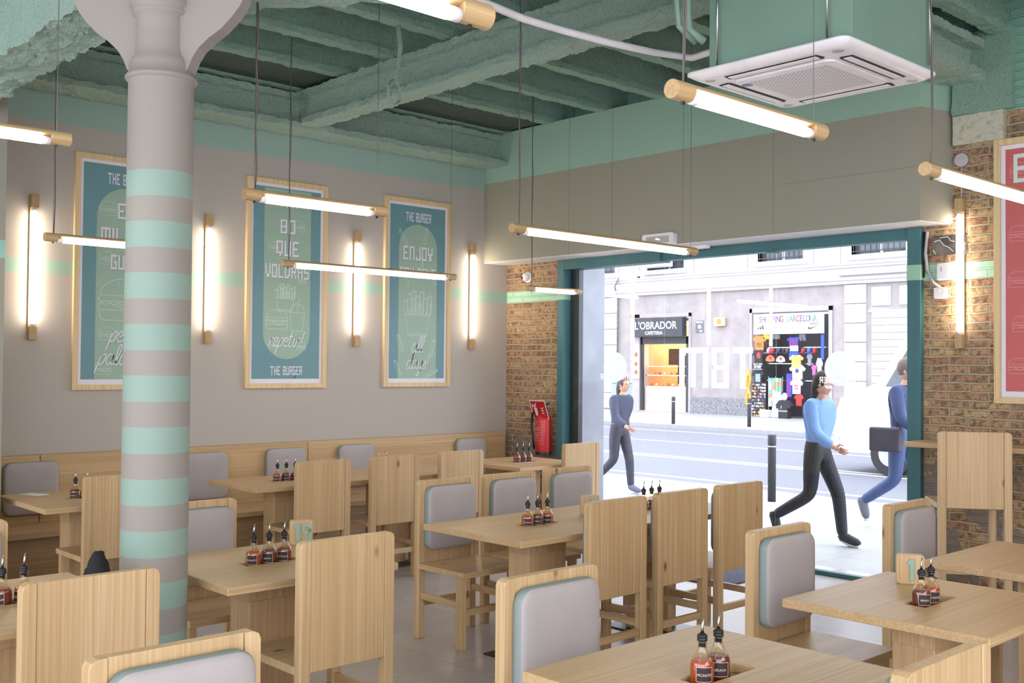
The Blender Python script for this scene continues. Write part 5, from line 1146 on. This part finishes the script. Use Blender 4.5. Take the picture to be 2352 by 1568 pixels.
# ------------------------------------------------------------------ passers-by
def skin_mesh(joints, edges, sub=2):
    names = list(joints); me = bpy.data.meshes.new('tmp'); me.from_pydata([joints[n][0] for n in names], [(names.index(a), names.index(b)) for a, b in edges], [])
    o = bpy.data.objects.new('tmp', me); COL.objects.link(o)
    o.modifiers.new('s', 'SKIN'); 
    for i, n in enumerate(names):
        r = joints[n][1]; r = r if isinstance(r, tuple) else (r, r); me.skin_vertices[0].data[i].radius = r; me.skin_vertices[0].data[i].use_root = (i == 0)
    m = o.modifiers.new('u', 'SUBSURF'); m.levels = sub; m.render_levels = sub
    dg = bpy.context.evaluated_depsgraph_get(); dg.update(); res = bpy.data.meshes.new_from_object(o.evaluated_get(dg))
    bpy.data.objects.remove(o); return res
def person(label, loc, rz, H, P, cols, longhair=False, bag=None):
    k = H/1.70; t = thing('person', label, 'person', loc, rz)
    def S(p): return (p[0]*k, p[1]*k, p[2]*k)
    J = {n: (S(p), r*k if not isinstance(r, tuple) else (r[0]*k, r[1]*k)) for n, (p, r) in P.items()}
    legs = [e for s in 'LR' for e in (('pelvis', 'hip'+s), ('hip'+s, 'knee'+s), ('knee'+s, 'ank'+s), ('ank'+s, 'toe'+s))]
    arms = [e for s in 'LR' for e in (('chest', 'sh'+s), ('sh'+s, 'el'+s), ('el'+s, 'wr'+s), ('wr'+s, 'palm'+s))]
    me = skin_mesh(J, [('pelvis', 'waist'), ('waist', 'chest'), ('chest', 'neck'), ('neck', 'skull')]+legs+arms)
    mb = MB(); mb.bm.from_mesh(me)
    hx, hy, hz = J['skull'][0]; hz += .07*k
    mb.ell((hx, hy, hz), (.073*k, .092*k, .112*k), 24, 16)
    fy = hy+.088*k
    mb.ell((hx, fy+.006*k, hz-.012*k), (.012*k, .018*k, .022*k), 10, 6)                 # nose
    mb.ell((hx, fy-.010*k, hz-.055*k), (.025*k, .012*k, .008*k), 10, 6)                 # mouth
    for s in (-1, 1): mb.ell((hx+s*.073*k, hy, hz-.005*k), (.010*k, .020*k, .030*k), 8, 6)
    for s in 'LR':                                                                    # fingers and thumb
        a = Vector(J['wr'+s][0]); b = Vector(J['palm'+s][0]); d = (b-a).normalized(); side = Vector((0, 1, 0))-d*d.y; side.normalize(); inn = d.cross(side)*(1 if s == 'L' else -1)
        for i, L in enumerate((.066, .075, .070, .054)):
            q = b+side*(.027-.018*i)*k; mb.tube([q-d*.01*k, q+d*L*.5*k+inn*.004*k, q+d*L*k+inn*.020*k], [.009*k, .008*k, .006*k], 7)
        q = a+(b-a)*.5+side*.03*k; mb.tube([q, q+side*.028*k+d*.022*k, q+side*.034*k+d*.055*k], [.010*k, .0095*k, .007*k], 7)
    body = mb.build('body', smat('skin', (206, 158, 132)), t)
    for s in (-1, 1): MB().ell((hx+s*.030*k, hy+.080*k, hz+.010*k), (.012*k, .010*k, .007*k), 8, 6).build('eye', smat('eye', (40, 32, 30)), body)
    def grow(ns, es, add, nm, col):
        JJ = {n: (J[n][0], tuple(q+add*k for q in (J[n][1] if isinstance(J[n][1], tuple) else (J[n][1], J[n][1])))) for n in ns}
        me = skin_mesh(JJ, es); m = MB(); m.bm.from_mesh(me); return m.build(nm, smat(*col), t)
    grow(['pelvis', 'waist', 'hipL', 'hipR', 'kneeL', 'kneeR', 'ankL', 'ankR'], [('pelvis', 'waist')]+[e for e in legs if 'toe' not in e[1]], .013, 'trousers', cols['trousers'])
    j = grow(['chest', 'waist', 'pelvis', 'shL', 'shR', 'elL', 'elR', 'wrL', 'wrR', 'neck'], [('chest', 'waist'), ('waist', 'pelvis'), ('chest', 'neck')]+[e for e in arms if 'palm' not in e[1]], .026, 'jacket', cols['jacket'])
    m = MB(); m.ell((hx, hy-.014*k, hz+.026*k), (.086*k, .100*k, .108*k), 20, 14)
    bmesh.ops.delete(m.bm, geom=[v for v in m.bm.verts if v.co.y > hy+.045*k and v.co.z < hz+.055*k], context='VERTS')
    if longhair: m.ell((hx, hy-.075*k, hz-.07*k), (.07*k, .05*k, .15*k), 14, 10)
    m.build('hair', smat(*cols['hair']), t)
    for s in 'LR':
        a = Vector(J['ank'+s][0]); b = Vector(J['toe'+s][0]); d = (b-a); d.normalize()
        heel = a-d*.03*k
        sh_ = MB(); sh_.tube([heel+Vector((0, 0, .015*k)), a+Vector((0, 0, .01*k)), a.lerp(b, .6), b, b+d*.035*k], [.036*k, .05*k, .046*k, .040*k, .022*k], 12)
        so_ = sh_.build('shoe', smat(*cols['shoe']), t); m = MB(); z = Vector((0, 0, -.040*k)); m.tube([heel+z*.75, a.lerp(b, .5)+z*1.0, b+d*.03*k+z*.75], [.022*k, .03*k, .02*k], 8); m.build('sole', smat('sole', (226, 226, 230)), so_)
    if bag: bag(t, k)
    return t
def walk(stride=1.0, bend=.0):
    s = stride
    return {'pelvis': ((0, 0, .93), (.125, .095)), 'waist': ((0, .01, 1.08), (.115, .085)), 'chest': ((0, .03+bend, 1.28), (.15, .105)), 'neck': ((0, .05+bend, 1.44), .052), 'skull': ((0, .07+bend, 1.52), .055),
            'hipL': ((-.09, .0, .89), .085), 'hipR': ((.09, 0, .89), .085),
            'kneeL': ((-.09, .16*s, .50), .058), 'ankL': ((-.09, .20*s, .085), .040), 'toeL': ((-.09, .20*s+.15, .05), .034),
            'kneeR': ((.09, -.02*s, .49), .058), 'ankR': ((.09, -.38*s, .24), .040), 'toeR': ((.09, -.34*s, .10), .034),
            'shL': ((-.175, .03+bend, 1.37), .055), 'shR': ((.175, .03+bend, 1.37), .055),
            'elL': ((-.22, -.10+bend, 1.12), .042), 'elR': ((.22, .10+bend, 1.11), .042), 'wrL': ((-.22, -.06+bend, .90), .030), 'wrR': ((.21, .30+bend, .99), .030),
            'palmL': ((-.22, -.02+bend, .82), (.018, .036)), 'palmR': ((.20, .37+bend, .96), (.018, .036))}
def shoulder_bag(t, k):
    MB().box(.20*k, .30*k, -.20*k, .12*k, .78*k, 1.02*k, .02).build('shoulder_bag', smat('bag_grey', (60, 56, 66)), t)
person('passer-by in a light blue shirt and black leggings walking to the right outside', (8.85, 5.30, 0), PI, 1.60, walk(1.15), {'trousers': ('leggings', (28, 28, 36)), 'jacket': ('shirt_lightblue', (116, 150, 200)), 'hair': ('hair_dark', (52, 40, 40)), 'shoe': ('shoe_black', (34, 36, 44))}, True)
person('passer-by in a navy jacket and blue jeans walking at the right of the window', (10.4, 5.25, 0), PI, 1.74, walk(1.0), {'trousers': ('jeans', (70, 88, 132)), 'jacket': ('jacket_navy', (54, 66, 108)), 'hair': ('hair_brown', (110, 90, 86)), 'shoe': ('shoe_grey', (110, 110, 124))}, False, shoulder_bag)
person('passer-by in a dark grey coat walking beside the concrete pillar outside', (10.4, 9.12, 0), PI, 1.50, walk(.8, .02), {'trousers': ('trousers_grey', (58, 58, 72)), 'jacket': ('coat_dark', (62, 66, 88)), 'hair': ('hair_brown2', (86, 66, 62)), 'shoe': ('shoe_greyblue', (96, 100, 120))}, True)
